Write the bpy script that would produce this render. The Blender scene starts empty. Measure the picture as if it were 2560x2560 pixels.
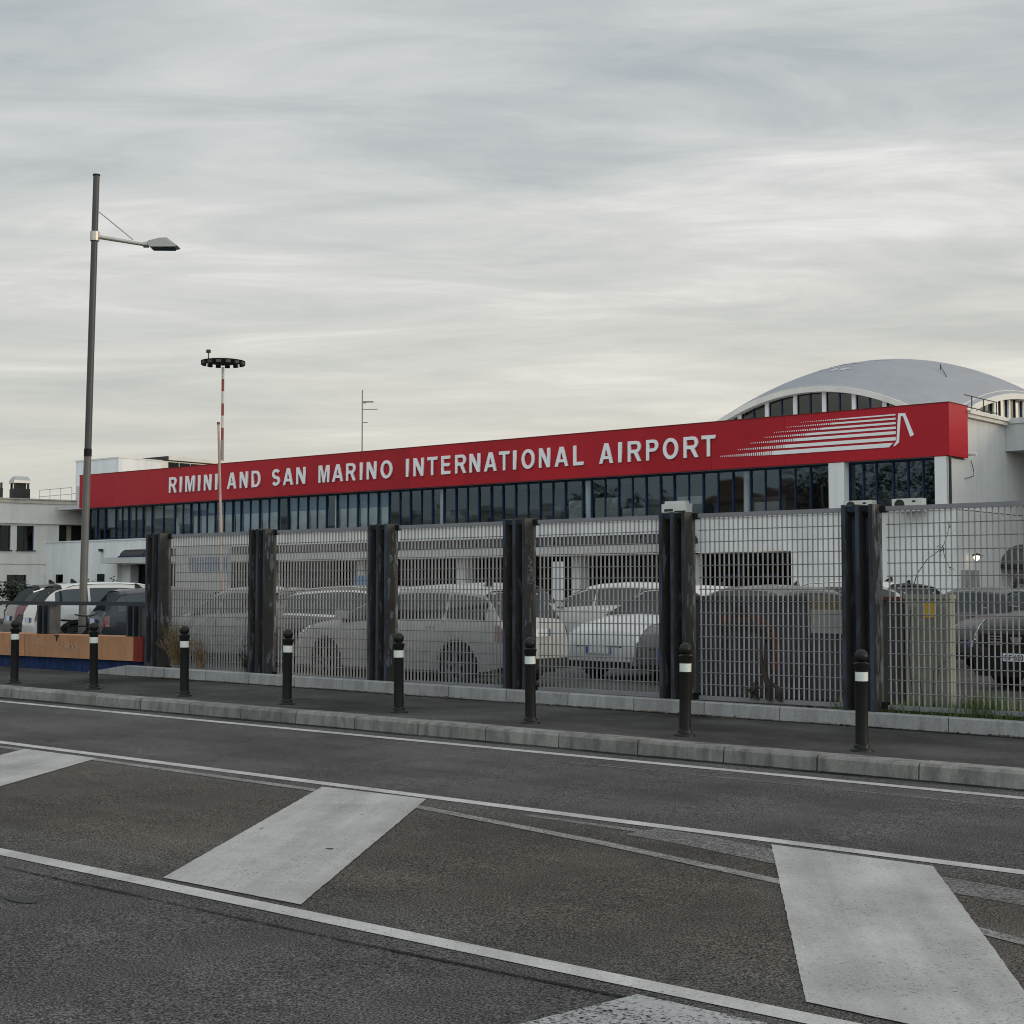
import bpy, bmesh, math, random
from mathutils import Vector, Matrix
random.seed(7)
SC = bpy.context.scene
COL = SC.collection
R = math.radians

# ------------------------------------------------------------------ camera
cam_d = bpy.data.cameras.new('camera')
cam_d.lens = 53.44; cam_d.sensor_width = 36.0
cam_d.clip_start = 0.1; cam_d.clip_end = 6000
cam = bpy.data.objects.new('camera', cam_d); COL.objects.link(cam)
cam.location = (0, 0, 1.58); cam.rotation_euler = (R(90 + 3.04), 0, R(40))
SC.camera = cam

# ------------------------------------------------------------------ exposure
SC.view_settings.view_transform = 'Standard'
SC.view_settings.look = 'None'
SC.view_settings.gamma = 1.0
SC.view_settings.use_curve_mapping = False
SC.view_settings.exposure = 0.0
SC.cycles.max_bounces = 6
SC.cycles.use_denoising = True
SC.cycles.pixel_filter_type = 'BLACKMAN_HARRIS'; SC.cycles.filter_width = 1.05

# ------------------------------------------------------------------ world: pale streaky overcast over a low-sun sky
SUN_EL, SUN_AZ = R(9), R(70)          # azimuth from +Y towards +X
w = bpy.data.worlds.new('World'); SC.world = w; w.use_nodes = True
nt = w.node_tree; N = nt.nodes; Lk = nt.links
for n in list(N): N.remove(n)
def nd(tree, typ, **kw):
    n = tree.nodes.new(typ)
    for k, v in kw.items(): setattr(n, k, v)
    return n
out = nd(nt, 'ShaderNodeOutputWorld'); bg = nd(nt, 'ShaderNodeBackground')
bg.inputs['Strength'].default_value = 0.1
Lk.new(bg.outputs[0], out.inputs[0])
sky = nd(nt, 'ShaderNodeTexSky', sky_type='NISHITA', sun_disc=False, sun_elevation=SUN_EL, sun_rotation=SUN_AZ)
sky.air_density = 1.2; sky.dust_density = 2.0
tc = nd(nt, 'ShaderNodeTexCoord'); sep = nd(nt, 'ShaderNodeSeparateXYZ')
Lk.new(tc.outputs['Generated'], sep.inputs[0])
def math_n(tree, op, a, b=None, clamp=False):
    m = nd(tree, 'ShaderNodeMath', operation=op); m.use_clamp = clamp
    for i, v in enumerate((a, b)):
        if v is None: continue
        if isinstance(v, (int, float)): m.inputs[i].default_value = v
        else: tree.links.new(v, m.inputs[i])
    return m.outputs[0]
zc = math_n(nt, 'MAXIMUM', sep.outputs['Z'], 0.0)
den = math_n(nt, 'ADD', zc, 0.10)
ca, sa = math.cos(R(40)), math.sin(R(40))
# cloud-deck coordinates: a = across the view, b = along the view
xa = math_n(nt, 'ADD', math_n(nt, 'MULTIPLY', sep.outputs['X'], ca), math_n(nt, 'MULTIPLY', sep.outputs['Y'], sa))
xb = math_n(nt, 'ADD', math_n(nt, 'MULTIPLY', sep.outputs['X'], -sa), math_n(nt, 'MULTIPLY', sep.outputs['Y'], ca))
cu = math_n(nt, 'DIVIDE', xa, den); cv = math_n(nt, 'DIVIDE', xb, den)
cmb = nd(nt, 'ShaderNodeCombineXYZ'); Lk.new(cu, cmb.inputs[0]); Lk.new(cv, cmb.inputs[1])
def cloud_noise(sx, sy, rot, detail, rough, off, dist=0.0):
    mp = nd(nt, 'ShaderNodeMapping'); mp.inputs['Scale'].default_value = (sx, sy, 1)
    mp.inputs['Rotation'].default_value = (0, 0, rot); mp.inputs['Location'].default_value = off
    Lk.new(cmb.outputs[0], mp.inputs[0])
    t = nd(nt, 'ShaderNodeTexNoise'); t.inputs['Scale'].default_value = 1.0
    t.inputs['Detail'].default_value = detail; t.inputs['Roughness'].default_value = rough
    t.inputs['Distortion'].default_value = dist
    Lk.new(mp.outputs[0], t.inputs['Vector'])
    return t.outputs['Fac']
n1 = cloud_noise(0.50, 1.05, R(9), 7.0, 0.58, (3.1, 1.7, 0), 0.7)
n2 = cloud_noise(1.5, 3.4, R(-7), 8.0, 0.62, (9.4, 5.2, 0), 0.8)
nn = math_n(nt, 'ADD', math_n(nt, 'MULTIPLY', n1, 0.64), math_n(nt, 'MULTIPLY', n2, 0.36))
ramp = nd(nt, 'ShaderNodeValToRGB'); Lk.new(nn, ramp.inputs[0])
els = ramp.color_ramp.elements
els[0].position = 0.38; els[0].color = (0.44, 0.48, 0.51, 1)
els[1].position = 0.645; els[1].color = (0.91, 0.90, 0.885, 1)
e = els.new(0.47); e.color = (0.555, 0.585, 0.59, 1)
e = els.new(0.54); e.color = (0.665, 0.675, 0.672, 1)
# warm, even veil near the horizon, stronger towards the low sun
hz = math_n(nt, 'SUBTRACT', 1.0, math_n(nt, 'MULTIPLY', zc, 3.2), True)
hz2 = math_n(nt, 'POWER', hz, 1.6)
sunw = nd(nt, 'ShaderNodeVectorMath', operation='DOT_PRODUCT'); Lk.new(tc.outputs['Generated'], sunw.inputs[0])
sunw.inputs[1].default_value = (math.sin(SUN_AZ), math.cos(SUN_AZ), 0)
sw = math_n(nt, 'MULTIPLY', math_n(nt, 'ADD', sunw.outputs['Value'], 1.0), 0.5, True)
warm = nd(nt, 'ShaderNodeMix', data_type='RGBA'); Lk.new(sw, warm.inputs['Factor'])
warm.inputs['A'].default_value = (0.625, 0.62, 0.565, 1); warm.inputs['B'].default_value = (1.04, 0.90, 0.64, 1)
mx = nd(nt, 'ShaderNodeMix', data_type='RGBA'); Lk.new(math_n(nt, 'MULTIPLY', hz2, 0.95), mx.inputs['Factor'])
Lk.new(ramp.outputs[0], mx.inputs['A']); Lk.new(warm.outputs['Result'], mx.inputs['B'])
# overcast sky: brighter towards the zenith
zen = math_n(nt, 'ADD', 10.4, math_n(nt, 'MULTIPLY', math_n(nt, 'MAXIMUM', math_n(nt, 'SUBTRACT', zc, 0.35), 0.0), 4.0))
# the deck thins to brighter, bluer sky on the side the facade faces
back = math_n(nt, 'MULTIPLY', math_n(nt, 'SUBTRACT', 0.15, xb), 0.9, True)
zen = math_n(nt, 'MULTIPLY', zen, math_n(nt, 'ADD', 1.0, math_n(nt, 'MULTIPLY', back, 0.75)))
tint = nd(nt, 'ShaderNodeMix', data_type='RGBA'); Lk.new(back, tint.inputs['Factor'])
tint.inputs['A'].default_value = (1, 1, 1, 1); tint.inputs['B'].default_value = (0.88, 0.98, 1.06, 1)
sc_ = nd(nt, 'ShaderNodeVectorMath', operation='SCALE'); 
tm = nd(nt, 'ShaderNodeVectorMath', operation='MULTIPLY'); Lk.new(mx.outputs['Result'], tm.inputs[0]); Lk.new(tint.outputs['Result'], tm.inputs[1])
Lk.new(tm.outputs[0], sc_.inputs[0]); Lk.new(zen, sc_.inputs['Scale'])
add = nd(nt, 'ShaderNodeMix', data_type='RGBA'); add.inputs['Factor'].default_value = 0.93
Lk.new(sky.outputs[0], add.inputs['A']); Lk.new(sc_.outputs[0], add.inputs['B'])
Lk.new(add.outputs['Result'], bg.inputs['Color'])

sun_d = bpy.data.lights.new('sun', 'SUN'); sun_d.energy = 1.15; sun_d.angle = R(12); sun_d.color = (1.0, 0.84, 0.64)
sun = bpy.data.objects.new('sun', sun_d); COL.objects.link(sun)
sd = Vector((math.sin(SUN_AZ) * math.cos(SUN_EL), math.cos(SUN_AZ) * math.cos(SUN_EL), math.sin(SUN_EL)))
sun.rotation_euler = sd.to_track_quat('Z', 'Y').to_euler(); sun.location = (30, 10, 40)

# ------------------------------------------------------------------ materials
def new_mat(name):
    m = bpy.data.materials.new(name); m.use_nodes = True
    t = m.node_tree; b = t.nodes['Principled BSDF']
    return m, t, b
def lin(c): return tuple(c) + (1,)
def pos_noise(t, scale, detail=4, rough=0.55, vec=None, stretch=None, dist=0.0):
    n = t.nodes.new('ShaderNodeTexNoise'); n.inputs['Scale'].default_value = scale
    n.inputs['Detail'].default_value = detail; n.inputs['Roughness'].default_value = rough
    n.inputs['Distortion'].default_value = dist
    if vec is None:
        g = t.nodes.new('ShaderNodeNewGeometry'); vec = g.outputs['Position']
    if stretch:
        mp = t.nodes.new('ShaderNodeMapping'); mp.inputs['Scale'].default_value = stretch
        t.links.new(vec, mp.inputs[0]); vec = mp.outputs[0]
    t.links.new(vec, n.inputs['Vector'])
    return n.outputs['Fac']
def ramp_n(t, fac, stops):
    r = t.nodes.new('ShaderNodeValToRGB'); t.links.new(fac, r.inputs[0])
    e = r.color_ramp.elements
    e[0].position, e[0].color = stops[0][0], lin(stops[0][1])
    e[1].position, e[1].color = stops[-1][0], lin(stops[-1][1])
    for p, c in stops[1:-1]:
        x = e.new(p); x.color = lin(c)
    return r.outputs[0]
def mixc(t, fac, a, b, mode='MIX'):
    m = t.nodes.new('ShaderNodeMix'); m.data_type = 'RGBA'; m.blend_type = mode
    for k, v in (('Factor', fac), ('A', a), ('B', b)):
        if isinstance(v, (int, float)): m.inputs[k].default_value = v
        elif isinstance(v, tuple): m.inputs[k].default_value = lin(v)
        else: t.links.new(v, m.inputs[k])
    return m.outputs['Result']
def bump(t, b, h, dist, strength=1.0):
    n = t.nodes.new('ShaderNodeBump'); n.inputs['Distance'].default_value = dist; n.inputs['Strength'].default_value = strength
    t.links.new(h, n.inputs['Height']); t.links.new(n.outputs[0], b.inputs['Normal'])
def simple(name, c, rough=0.6, metal=0.0, var=0.12, scale=3.0, spec=0.5, bmp=0.0, bscale=60, coat=0.0, stretch=None):
    """base colour with a soft blotchy wear pattern of its own"""
    m, t, b = new_mat(name)
    n = pos_noise(t, scale, 5, 0.6, stretch=stretch)
    lo = tuple(max(0, x * (1 - var)) for x in c); hi = tuple(x * (1 + var) for x in c)
    t.links.new(ramp_n(t, n, [(0.3, lo), (0.7, hi)]), b.inputs['Base Color'])
    b.inputs['Roughness'].default_value = rough; b.inputs['Metallic'].default_value = metal
    b.inputs['Specular IOR Level'].default_value = spec
    if coat: b.inputs['Coat Weight'].default_value = coat; b.inputs['Coat Roughness'].default_value = 0.06
    if bmp: bump(t, b, pos_noise(t, bscale, 4), bmp)
    return m

M = {}
def asphalt(name, lo, hi, warm=None, scale=52, blot=0.35):
    m, t, b = new_mat(name)
    g = t.nodes.new('ShaderNodeNewGeometry'); P = g.outputs['Position']
    fine = pos_noise(t, scale, 4, 0.78, P)
    big = pos_noise(t, 0.55, 5, 0.6, P)
    mid = pos_noise(t, 6.0, 4, 0.6, P)
    tracks = pos_noise(t, 1.0, 4, 0.6, P, stretch=(0.12, 2.2, 1))
    col = ramp_n(t, fine, [(0.38, lo), (0.50, tuple(a * .70 + c * .30 for a, c in zip(lo, hi))), (0.64, hi)])
    if warm:
        sp = t.nodes.new('ShaderNodeSeparateXYZ'); t.links.new(P, sp.inputs[0])
        yy = math_n(t, 'ADD', sp.outputs['Y'], math_n(t, 'MULTIPLY', math_n(t, 'SUBTRACT', mid, 0.5), 0.5))
        m1 = t.nodes.new('ShaderNodeMapRange'); m1.inputs['From Min'].default_value = 5.1; m1.inputs['From Max'].default_value = 5.9
        t.links.new(yy, m1.inputs['Value'])
        m2 = t.nodes.new('ShaderNodeMapRange'); m2.inputs['From Min'].default_value = 8.6; m2.inputs['From Max'].default_value = 7.9
        t.links.new(yy, m2.inputs['Value'])
        k = math_n(t, 'MULTIPLY', m1.outputs[0], m2.outputs[0])
        col = mixc(t, math_n(t, 'MULTIPLY', k, 0.9), col, mixc(t, 1.0, col, warm, 'MULTIPLY'))
    bl = ramp_n(t, big, [(0.3, (1 - blot,) * 3), (0.7, (1 + blot * 0.6,) * 3)])
    col = mixc(t, 1.0, col, bl, 'MULTIPLY')
    col = mixc(t, 0.5, col, ramp_n(t, tracks, [(0.3, (0.7,) * 3), (0.7, (1.2,) * 3)]), 'MULTIPLY')
    col = mixc(t, 0.6, col, ramp_n(t, mid, [(0.3, (0.8,) * 3), (0.7, (1.15,) * 3)]), 'MULTIPLY')
    t.links.new(col, b.inputs['Base Color'])
    b.inputs['Roughness'].default_value = 0.95; b.inputs['Specular IOR Level'].default_value = 0.08
    bump(t, b, fine, 0.008, 0.9)
    return m
M['road'] = asphalt('asphalt_road', (0.009, 0.0088, 0.0085), (0.250, 0.243, 0.236), warm=(0.96, 0.89, 0.80), scale=88)
M['walk'] = asphalt('asphalt_footpath', (0.025, 0.0245, 0.0237), (0.150, 0.147, 0.142), scale=95, blot=0.65)
M['lot'] = asphalt('asphalt_car_park', (0.05, 0.049, 0.046), (0.14, 0.135, 0.125), scale=40)

def paint(name, c, thr, edge=0.06, scale=55, big=0.0, streak=0.0):
    """road paint, worn through to the asphalt where the grain has lost it"""
    m, t, b = new_mat(name)
    g = t.nodes.new('ShaderNodeNewGeometry'); P = g.outputs['Position']
    n = pos_noise(t, scale, 5, 0.7, P)
    if big:
        n = math_n(t, 'ADD', n, math_n(t, 'MULTIPLY', math_n(t, 'SUBTRACT', pos_noise(t, 1.6, 5, 0.6, P), 0.5), big))
    if streak:
        n = math_n(t, 'ADD', n, math_n(t, 'MULTIPLY', math_n(t, 'SUBTRACT', pos_noise(t, 2.0, 5, 0.65, P, stretch=(0.5, 5, 1)), 0.5), streak))
    mr = t.nodes.new('ShaderNodeMapRange'); mr.inputs['From Min'].default_value = thr - edge; mr.inputs['From Max'].default_value = thr + edge
    t.links.new(n, mr.inputs['Value'])
    blot = ramp_n(t, pos_noise(t, 1.3, 6, 0.65, P), [(0.3, tuple(x * 0.74 for x in c)), (0.68, tuple(x * 1.08 for x in c))])
    rot = t.nodes.new('ShaderNodeMapping'); rot.inputs['Rotation'].default_value = (0, 0, R(-33)); t.links.new(P, rot.inputs[0])
    tr = ramp_n(t, pos_noise(t, 1.0, 4, 0.6, rot.outputs[0], stretch=(3.6, 0.35, 1)), [(0.32, (0.80,) * 3), (0.68, (1.10,) * 3)])
    col = mixc(t, 1.0, blot, tr, 'MULTIPLY')
    col = mixc(t, 0.5, col, ramp_n(t, pos_noise(t, 70, 3, 0.7, P), [(0.3, (0.6,) * 3), (0.7, (1.15,) * 3)]), 'MULTIPLY')
    t.links.new(col, b.inputs['Base Color']); b.inputs['Roughness'].default_value = 0.75
    b.inputs['Specular IOR Level'].default_value = 0.12
    t.links.new(mr.outputs[0], b.inputs['Alpha'])
    return m
M['paint'] = paint('road_paint_white', (0.52, 0.507, 0.49), 0.35)
M['paint_bar'] = paint('road_paint_bar', (0.44, 0.43, 0.415), 0.35, big=0.16)
M['paint_worn'] = paint('road_paint_worn', (0.42, 0.42, 0.42), 0.43, streak=0.45)
M['paint_ghost'] = paint('road_paint_ghost', (0.30, 0.295, 0.285), 0.42, edge=0.12, streak=0.25)
M['paint_scuff'] = paint('road_paint_scuff', (0.30, 0.295, 0.285), 0.51, edge=0.14, big=0.25)
M['paint_thin'] = paint('road_paint_thin', (0.22, 0.22, 0.215), 0.52, edge=0.1, streak=0.5)
M['crack'] = paint('tar_crack', (0.010, 0.010, 0.010), 0.50, edge=0.08, streak=0.7)
M['tar'] = simple('tar_patch', (0.02, 0.02, 0.021), 0.8)

def concrete(name, c, dirt=0.5, var=0.15):
    m, t, b = new_mat(name)
    g = t.nodes.new('ShaderNodeNewGeometry'); P = g.outputs['Position']
    n = ramp_n(t, pos_noise(t, 2.2, 6, 0.65, P), [(0.3, tuple(x * (1 - var) for x in c)), (0.7, tuple(x * (1 + var) for x in c))])
    s = ramp_n(t, pos_noise(t, 5, 5, 0.65, P, stretch=(1.5, 1.5, 0.35)), [(0.33, (1 - dirt,) * 3), (0.58, (1.05,) * 3)])
    f = ramp_n(t, pos_noise(t, 55, 3, 0.7, P), [(0.3, (0.8,) * 3), (0.7, (1.1,) * 3)])
    col = mixc(t, 1.0, mixc(t, 1.0, n, s, 'MULTIPLY'), f, 'MULTIPLY')
    oi = t.nodes.new('ShaderNodeObjectInfo')
    col = mixc(t, 1.0, col, ramp_n(t, oi.outputs['Random'], [(0.0, (0.86,) * 3), (1.0, (1.1,) * 3)]), 'MULTIPLY')
    t.links.new(col, b.inputs['Base Color']); b.inputs['Roughness'].default_value = 0.9; b.inputs['Specular IOR Level'].default_value = 0.15
    bump(t, b, pos_noise(t, 40, 4, 0.6, P), 0.004)
    return m
M['kerb'] = concrete('kerb_concrete', (0.235, 0.228, 0.212), 0.42)
M['kerb_l'] = concrete('plinth_concrete', (0.30, 0.30, 0.295), 0.25, 0.1)
M['black'] = simple('bollard_black_iron', (0.009, 0.009, 0.009), 0.45, var=0.3, scale=6, spec=0.28)
M['band'] = simple('bollard_reflective_band', (0.62, 0.66, 0.62), 0.35, var=0.06, scale=8)
def steel_post():
    m, t, b = new_mat('post_brown_paint')
    g = t.nodes.new('ShaderNodeNewGeometry'); P = g.outputs['Position']
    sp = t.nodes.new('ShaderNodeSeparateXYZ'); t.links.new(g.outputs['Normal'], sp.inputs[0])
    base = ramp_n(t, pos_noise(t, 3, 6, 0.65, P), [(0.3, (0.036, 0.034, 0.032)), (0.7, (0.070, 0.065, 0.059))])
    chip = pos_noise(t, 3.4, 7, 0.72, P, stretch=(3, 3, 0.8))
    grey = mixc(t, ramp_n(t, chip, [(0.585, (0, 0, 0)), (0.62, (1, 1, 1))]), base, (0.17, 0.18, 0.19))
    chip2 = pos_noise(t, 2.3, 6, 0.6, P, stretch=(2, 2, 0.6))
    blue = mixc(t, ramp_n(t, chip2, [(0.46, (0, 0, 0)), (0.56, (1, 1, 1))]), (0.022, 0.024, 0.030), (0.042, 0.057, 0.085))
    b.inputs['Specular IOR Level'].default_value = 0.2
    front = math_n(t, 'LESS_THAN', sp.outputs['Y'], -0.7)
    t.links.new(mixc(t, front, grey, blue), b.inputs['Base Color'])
    b.inputs['Roughness'].default_value = 0.6
    return m
M['post'] = steel_post()
M['flake'] = simple('worn_grey_primer', (0.15, 0.155, 0.16), 0.75, var=0.3, scale=14, spec=0.15)
M['galv'] = simple('galvanised_steel', (0.250, 0.256, 0.262), 0.6, metal=0.0, var=0.16, scale=5, spec=0.25)
M['rod'] = simple('galvanised_rod', (0.19, 0.193, 0.197), 0.6, var=0.15, scale=5, spec=0.2)
M['rail'] = simple('galvanised_rail', (0.19, 0.19, 0.20), 0.5, metal=0.0, var=0.12, scale=2)
M['darkrail'] = simple('dark_rail_paint', (0.022, 0.027, 0.034), 0.5, var=0.2)
M['orange'] = concrete('orange_wall_paint', (0.45, 0.235, 0.13), 0.14, 0.08)
M['redcap'] = concrete('red_wall_paint', (0.20, 0.035, 0.025), 0.2, 0.1)
M['bluebase'] = concrete('blue_base_paint', (0.022, 0.045, 0.12), 0.4, 0.2)
M['red'] = simple('sign_red_sheet', (0.41, 0.012, 0.022), 0.38, var=0.08, scale=0.5, spec=0.22)
_t = M['red'].node_tree; _b = _t.nodes['Principled BSDF']; _l = _b.inputs['Base Color'].links[0]; _src = _l.from_socket
_oi = _t.nodes.new('ShaderNodeObjectInfo'); _t.links.new(mixc(_t, 1.0, _src, ramp_n(_t, _oi.outputs['Random'], [(0.0, (0.90,) * 3), (1.0, (1.07,) * 3)]), 'MULTIPLY'), _b.inputs['Base Color'])
M['letter'] = simple('letter_white_acrylic', (0.86, 0.865, 0.87), 0.5, var=0.03, spec=0.2)
def plaster(name, c, streak=0.12):
    m, t, b = new_mat(name)
    g = t.nodes.new('ShaderNodeNewGeometry'); P = g.outputs['Position']
    n = ramp_n(t, pos_noise(t, 0.5, 6, 0.6, P), [(0.3, tuple(x * 0.93 for x in c)), (0.7, tuple(x * 1.04 for x in c))])
    s = ramp_n(t, pos_noise(t, 1.0, 6, 0.65, P, stretch=(2.2, 2.2, 0.22)), [(0.34, (1 - streak,) * 3), (0.56, (1.0,) * 3)])
    t.links.new(mixc(t, 1.0, n, s, 'MULTIPLY'), b.inputs['Base Color'])
    b.inputs['Roughness'].default_value = 0.9; b.inputs['Specular IOR Level'].default_value = 0.12
    bump(t, b, pos_noise(t, 25, 4, 0.6, P), 0.004)
    return m
M['white'] = plaster('white_plaster', (0.77, 0.782, 0.78), 0.13)
M['cream'] = plaster('cream_plaster', (0.72, 0.70, 0.655), 0.10)
M['sidewall'] = plaster('side_wall_plaster', (0.62, 0.62, 0.61), 0.08)
M['yell'] = plaster('recess_plaster', (0.45, 0.42, 0.31))
M['canopyc'] = plaster('grey_render', (0.54, 0.54, 0.535), 0.12)
M['shell'] = plaster('shell_roof_membrane', (0.33, 0.34, 0.365), 0.05)
M['cornice'] = plaster('cornice_render', (0.50, 0.47, 0.41), 0.25)
M['mull'] = simple('window_frame_blue', (0.012, 0.026, 0.070), 0.5, var=0.15, spec=0.25)
M['darkframe'] = simple('dark_frame', (0.008, 0.009, 0.012), 0.5)
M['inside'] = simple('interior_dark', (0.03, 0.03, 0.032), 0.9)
M['blind'] = simple('roller_blind', (0.33, 0.35, 0.34), 0.9, var=0.05)
M['blindg'] = simple('roller_blind_grey', (0.17, 0.175, 0.165), 0.9, var=0.05)
M['blindb'] = simple('window_film_blue', (0.045, 0.11, 0.17), 0.7, var=0.05)
M['metal'] = simple('brushed_metal', (0.42, 0.42, 0.41), 0.35, metal=0.8, var=0.08)
M['lampmetal'] = simple('lamp_arm_metal', (0.50, 0.46, 0.40), 0.4, metal=0.5, var=0.08)
M['lampgrey'] = simple('lamp_head_grey', (0.36, 0.345, 0.325), 0.4, metal=0.2, var=0.06)
M['pole'] = simple('lamp_pole_paint', (0.115, 0.112, 0.105), 0.5, var=0.15, scale=1.5)
M['poleD'] = simple('lamp_pole_dark_paint', (0.055, 0.055, 0.055), 0.5, var=0.15, scale=1.5)
M['mastw'] = simple('mast_white_paint', (0.55, 0.53, 0.50), 0.6)
M['mastr'] = simple('mast_red_paint', (0.22, 0.05, 0.04), 0.6)
M['mastg'] = simple('mast_grey_paint', (0.26, 0.24, 0.22), 0.6)
M['pink'] = simple('thin_pole_paint', (0.42, 0.30, 0.25), 0.6, var=0.3, scale=1.2)
M['vent'] = simple('vent_dark_metal', (0.02, 0.02, 0.02), 0.7)
M['ac'] = simple('air_conditioner_white', (0.58, 0.58, 0.54), 0.5, var=0.05)
M['cabd'] = concrete('cabinet_dark_paint', (0.062, 0.070, 0.082), 0.25)
M['cabm'] = concrete('cabinet_mid_grey', (0.085, 0.088, 0.086), 0.25)
M['cabb'] = concrete('cabinet_beige', (0.26, 0.26, 0.21), 0.2)
M['cabo'] = concrete('cabinet_ochre', (0.16, 0.135, 0.085), 0.25)
M['rust'] = simple('rust_paint', (0.10, 0.032, 0.02), 0.8, var=0.3, scale=8)
M['grplate'] = simple('grey_plate', (0.25, 0.25, 0.245), 0.6)
M['yellow'] = simple('yellow_label', (0.55, 0.34, 0.03), 0.5)
M['tyre'] = simple('tyre_rubber', (0.012, 0.012, 0.012), 0.8)
M['rim'] = simple('wheel_alloy', (0.16, 0.16, 0.165), 0.4, metal=0.6)
M['plastic'] = simple('black_plastic', (0.010, 0.010, 0.010), 0.6, spec=0.2)
M['chrome'] = simple('chrome_trim', (0.75, 0.74, 0.70), 0.18, metal=1.0, var=0.03)
M['plate'] = simple('plate_white', (0.62, 0.64, 0.66), 0.5, var=0.02)
M['plateb'] = simple('plate_blue', (0.02, 0.07, 0.32), 0.5, var=0.02)
M['ink'] = simple('ink_black', (0.012, 0.012, 0.014), 0.6)
M['taillight'] = simple('tail_light_red', (0.12, 0.006, 0.008), 0.15, var=0.1, coat=0.8)
M['taillightb'] = simple('tail_light_bright_red', (0.50, 0.012, 0.015), 0.2, var=0.1, coat=0.5)
M['headlight'] = simple('head_light_clear', (0.55, 0.58, 0.60), 0.12, metal=0.4, var=0.25, scale=14, coat=0.8)
M['leaf'] = simple('leaf_green', (0.075, 0.115, 0.028), 0.7, var=0.5, scale=9)
M['leafd'] = simple('leaf_dark_green', (0.030, 0.045, 0.018), 0.7, var=0.45, scale=6)
M['dry'] = simple('dry_weed', (0.17, 0.115, 0.055), 0.85, var=0.4, scale=9)
M['bark'] = simple('bark_dark', (0.030, 0.024, 0.018), 0.9, var=0.4, scale=9)
M['litter'] = simple('dry_leaf_litter', (0.12, 0.085, 0.05), 0.9, var=0.6, scale=30)
M['graf'] = simple('graffiti_grey_paint', (0.27, 0.265, 0.26), 0.7, var=0.25, scale=12)
M['grafw'] = simple('faded_scribble_paint', (0.36, 0.25, 0.175), 0.8, var=0.25, scale=14)
M['boardw'] = simple('board_white', (0.42, 0.43, 0.44), 0.5, var=0.04)
M['boardb'] = simple('board_blue', (0.09, 0.14, 0.25), 0.5, var=0.1)
M['signblue'] = simple('sign_blue', (0.05, 0.16, 0.34), 0.5, var=0.05)
M['dirt'] = simple('dirt_ground', (0.10, 0.09, 0.07), 0.95, var=0.3, scale=2, bmp=0.02, bscale=12)
M['housew'] = plaster('house_render', (0.72, 0.70, 0.64))
M['houseb'] = plaster('house_ochre_render', (0.50, 0.40, 0.30))
M['tile'] = simple('roof_tile_red', (0.36, 0.22, 0.16), 0.9, var=0.3, scale=5)
lm, lt, lb = new_mat('lamp_glow'); lb.inputs['Base Color'].default_value = (1, 0.95, 0.85, 1)
lb.inputs['Emission Color'].default_value = (1.0, 0.86, 0.62, 1); lb.inputs['Emission Strength'].default_value = 5.0
M['glow'] = lm

def glass(name, tint, refl_ior=2.0, sheet=False, rough=0.02, gcol=(0.58, 0.77, 0.90)):
    m = bpy.data.materials.new(name); m.use_nodes = True; t = m.node_tree
    for n in list(t.nodes): t.nodes.remove(n)
    o = t.nodes.new('ShaderNodeOutputMaterial')
    f = t.nodes.new('ShaderNodeFresnel'); f.inputs['IOR'].default_value = refl_ior
    g = t.nodes.new('ShaderNodeBsdfGlossy'); g.inputs['Roughness'].default_value = rough; g.inputs['Color'].default_value = lin(gcol)
    tr = t.nodes.new('ShaderNodeBsdfTransparent'); tr.inputs['Color'].default_value = lin(tint)
    mx_ = t.nodes.new('ShaderNodeMixShader')
    bf = t.nodes.new('ShaderNodeNewGeometry')
    k_ = math_n(t, 'MULTIPLY', f.outputs[0], math_n(t, 'SUBTRACT', 1.0, bf.outputs['Backfacing']))
    t.links.new(f.outputs[0] if sheet else k_, mx_.inputs[0]); t.links.new(tr.outputs[0], mx_.inputs[1]); t.links.new(g.outputs[0], mx_.inputs[2])
    # old float glass is never quite flat
    b = t.nodes.new('ShaderNodeBump'); b.inputs['Distance'].default_value = 0.006; b.inputs['Strength'].default_value = 0.2
    n = t.nodes.new('ShaderNodeTexNoise'); n.inputs['Scale'].default_value = 0.9; n.inputs['Detail'].default_value = 1
    ge = t.nodes.new('ShaderNodeNewGeometry'); t.links.new(ge.outputs['Position'], n.inputs['Vector'])
    t.links.new(n.outputs['Fac'], b.inputs['Height'])
    t.links.new(b.outputs[0], g.inputs['Normal']); t.links.new(b.outputs[0], f.inputs['Normal'])
    t.links.new(mx_.outputs[0], o.inputs[0])
    return m
M['glass'] = glass('window_glass', (0.93, 0.96, 0.97), 1.85)
M['glasslit'] = glass('side_window_glass', (0.5, 0.5, 0.48), 3.0, True, 0.03, (1.0, 0.94, 0.82))
M['glassarch'] = glass('arch_window_glass', (0.4, 0.42, 0.42), 1.7, True, 0.03, (0.8, 0.8, 0.75))
M['glassdark'] = glass('dark_window_glass', (0.05, 0.055, 0.06), 1.36)
def car_glass():
    m = bpy.data.materials.new('car_glass'); m.use_nodes = True; t = m.node_tree
    for n in list(t.nodes): t.nodes.remove(n)
    o = t.nodes.new('ShaderNodeOutputMaterial'); d = t.nodes.new('ShaderNodeBsdfDiffuse'); g = t.nodes.new('ShaderNodeBsdfGlossy'); x = t.nodes.new('ShaderNodeMixShader')
    d.inputs['Color'].default_value = (0.010, 0.012, 0.014, 1); g.inputs['Roughness'].default_value = 0.06; g.inputs['Color'].default_value = (0.85, 0.95, 1, 1)
    x.inputs[0].default_value = 0.065
    t.links.new(d.outputs[0], x.inputs[1]); t.links.new(g.outputs[0], x.inputs[2]); t.links.new(x.outputs[0], o.inputs[0])
    return m
M['cglass'] = car_glass()
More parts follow.
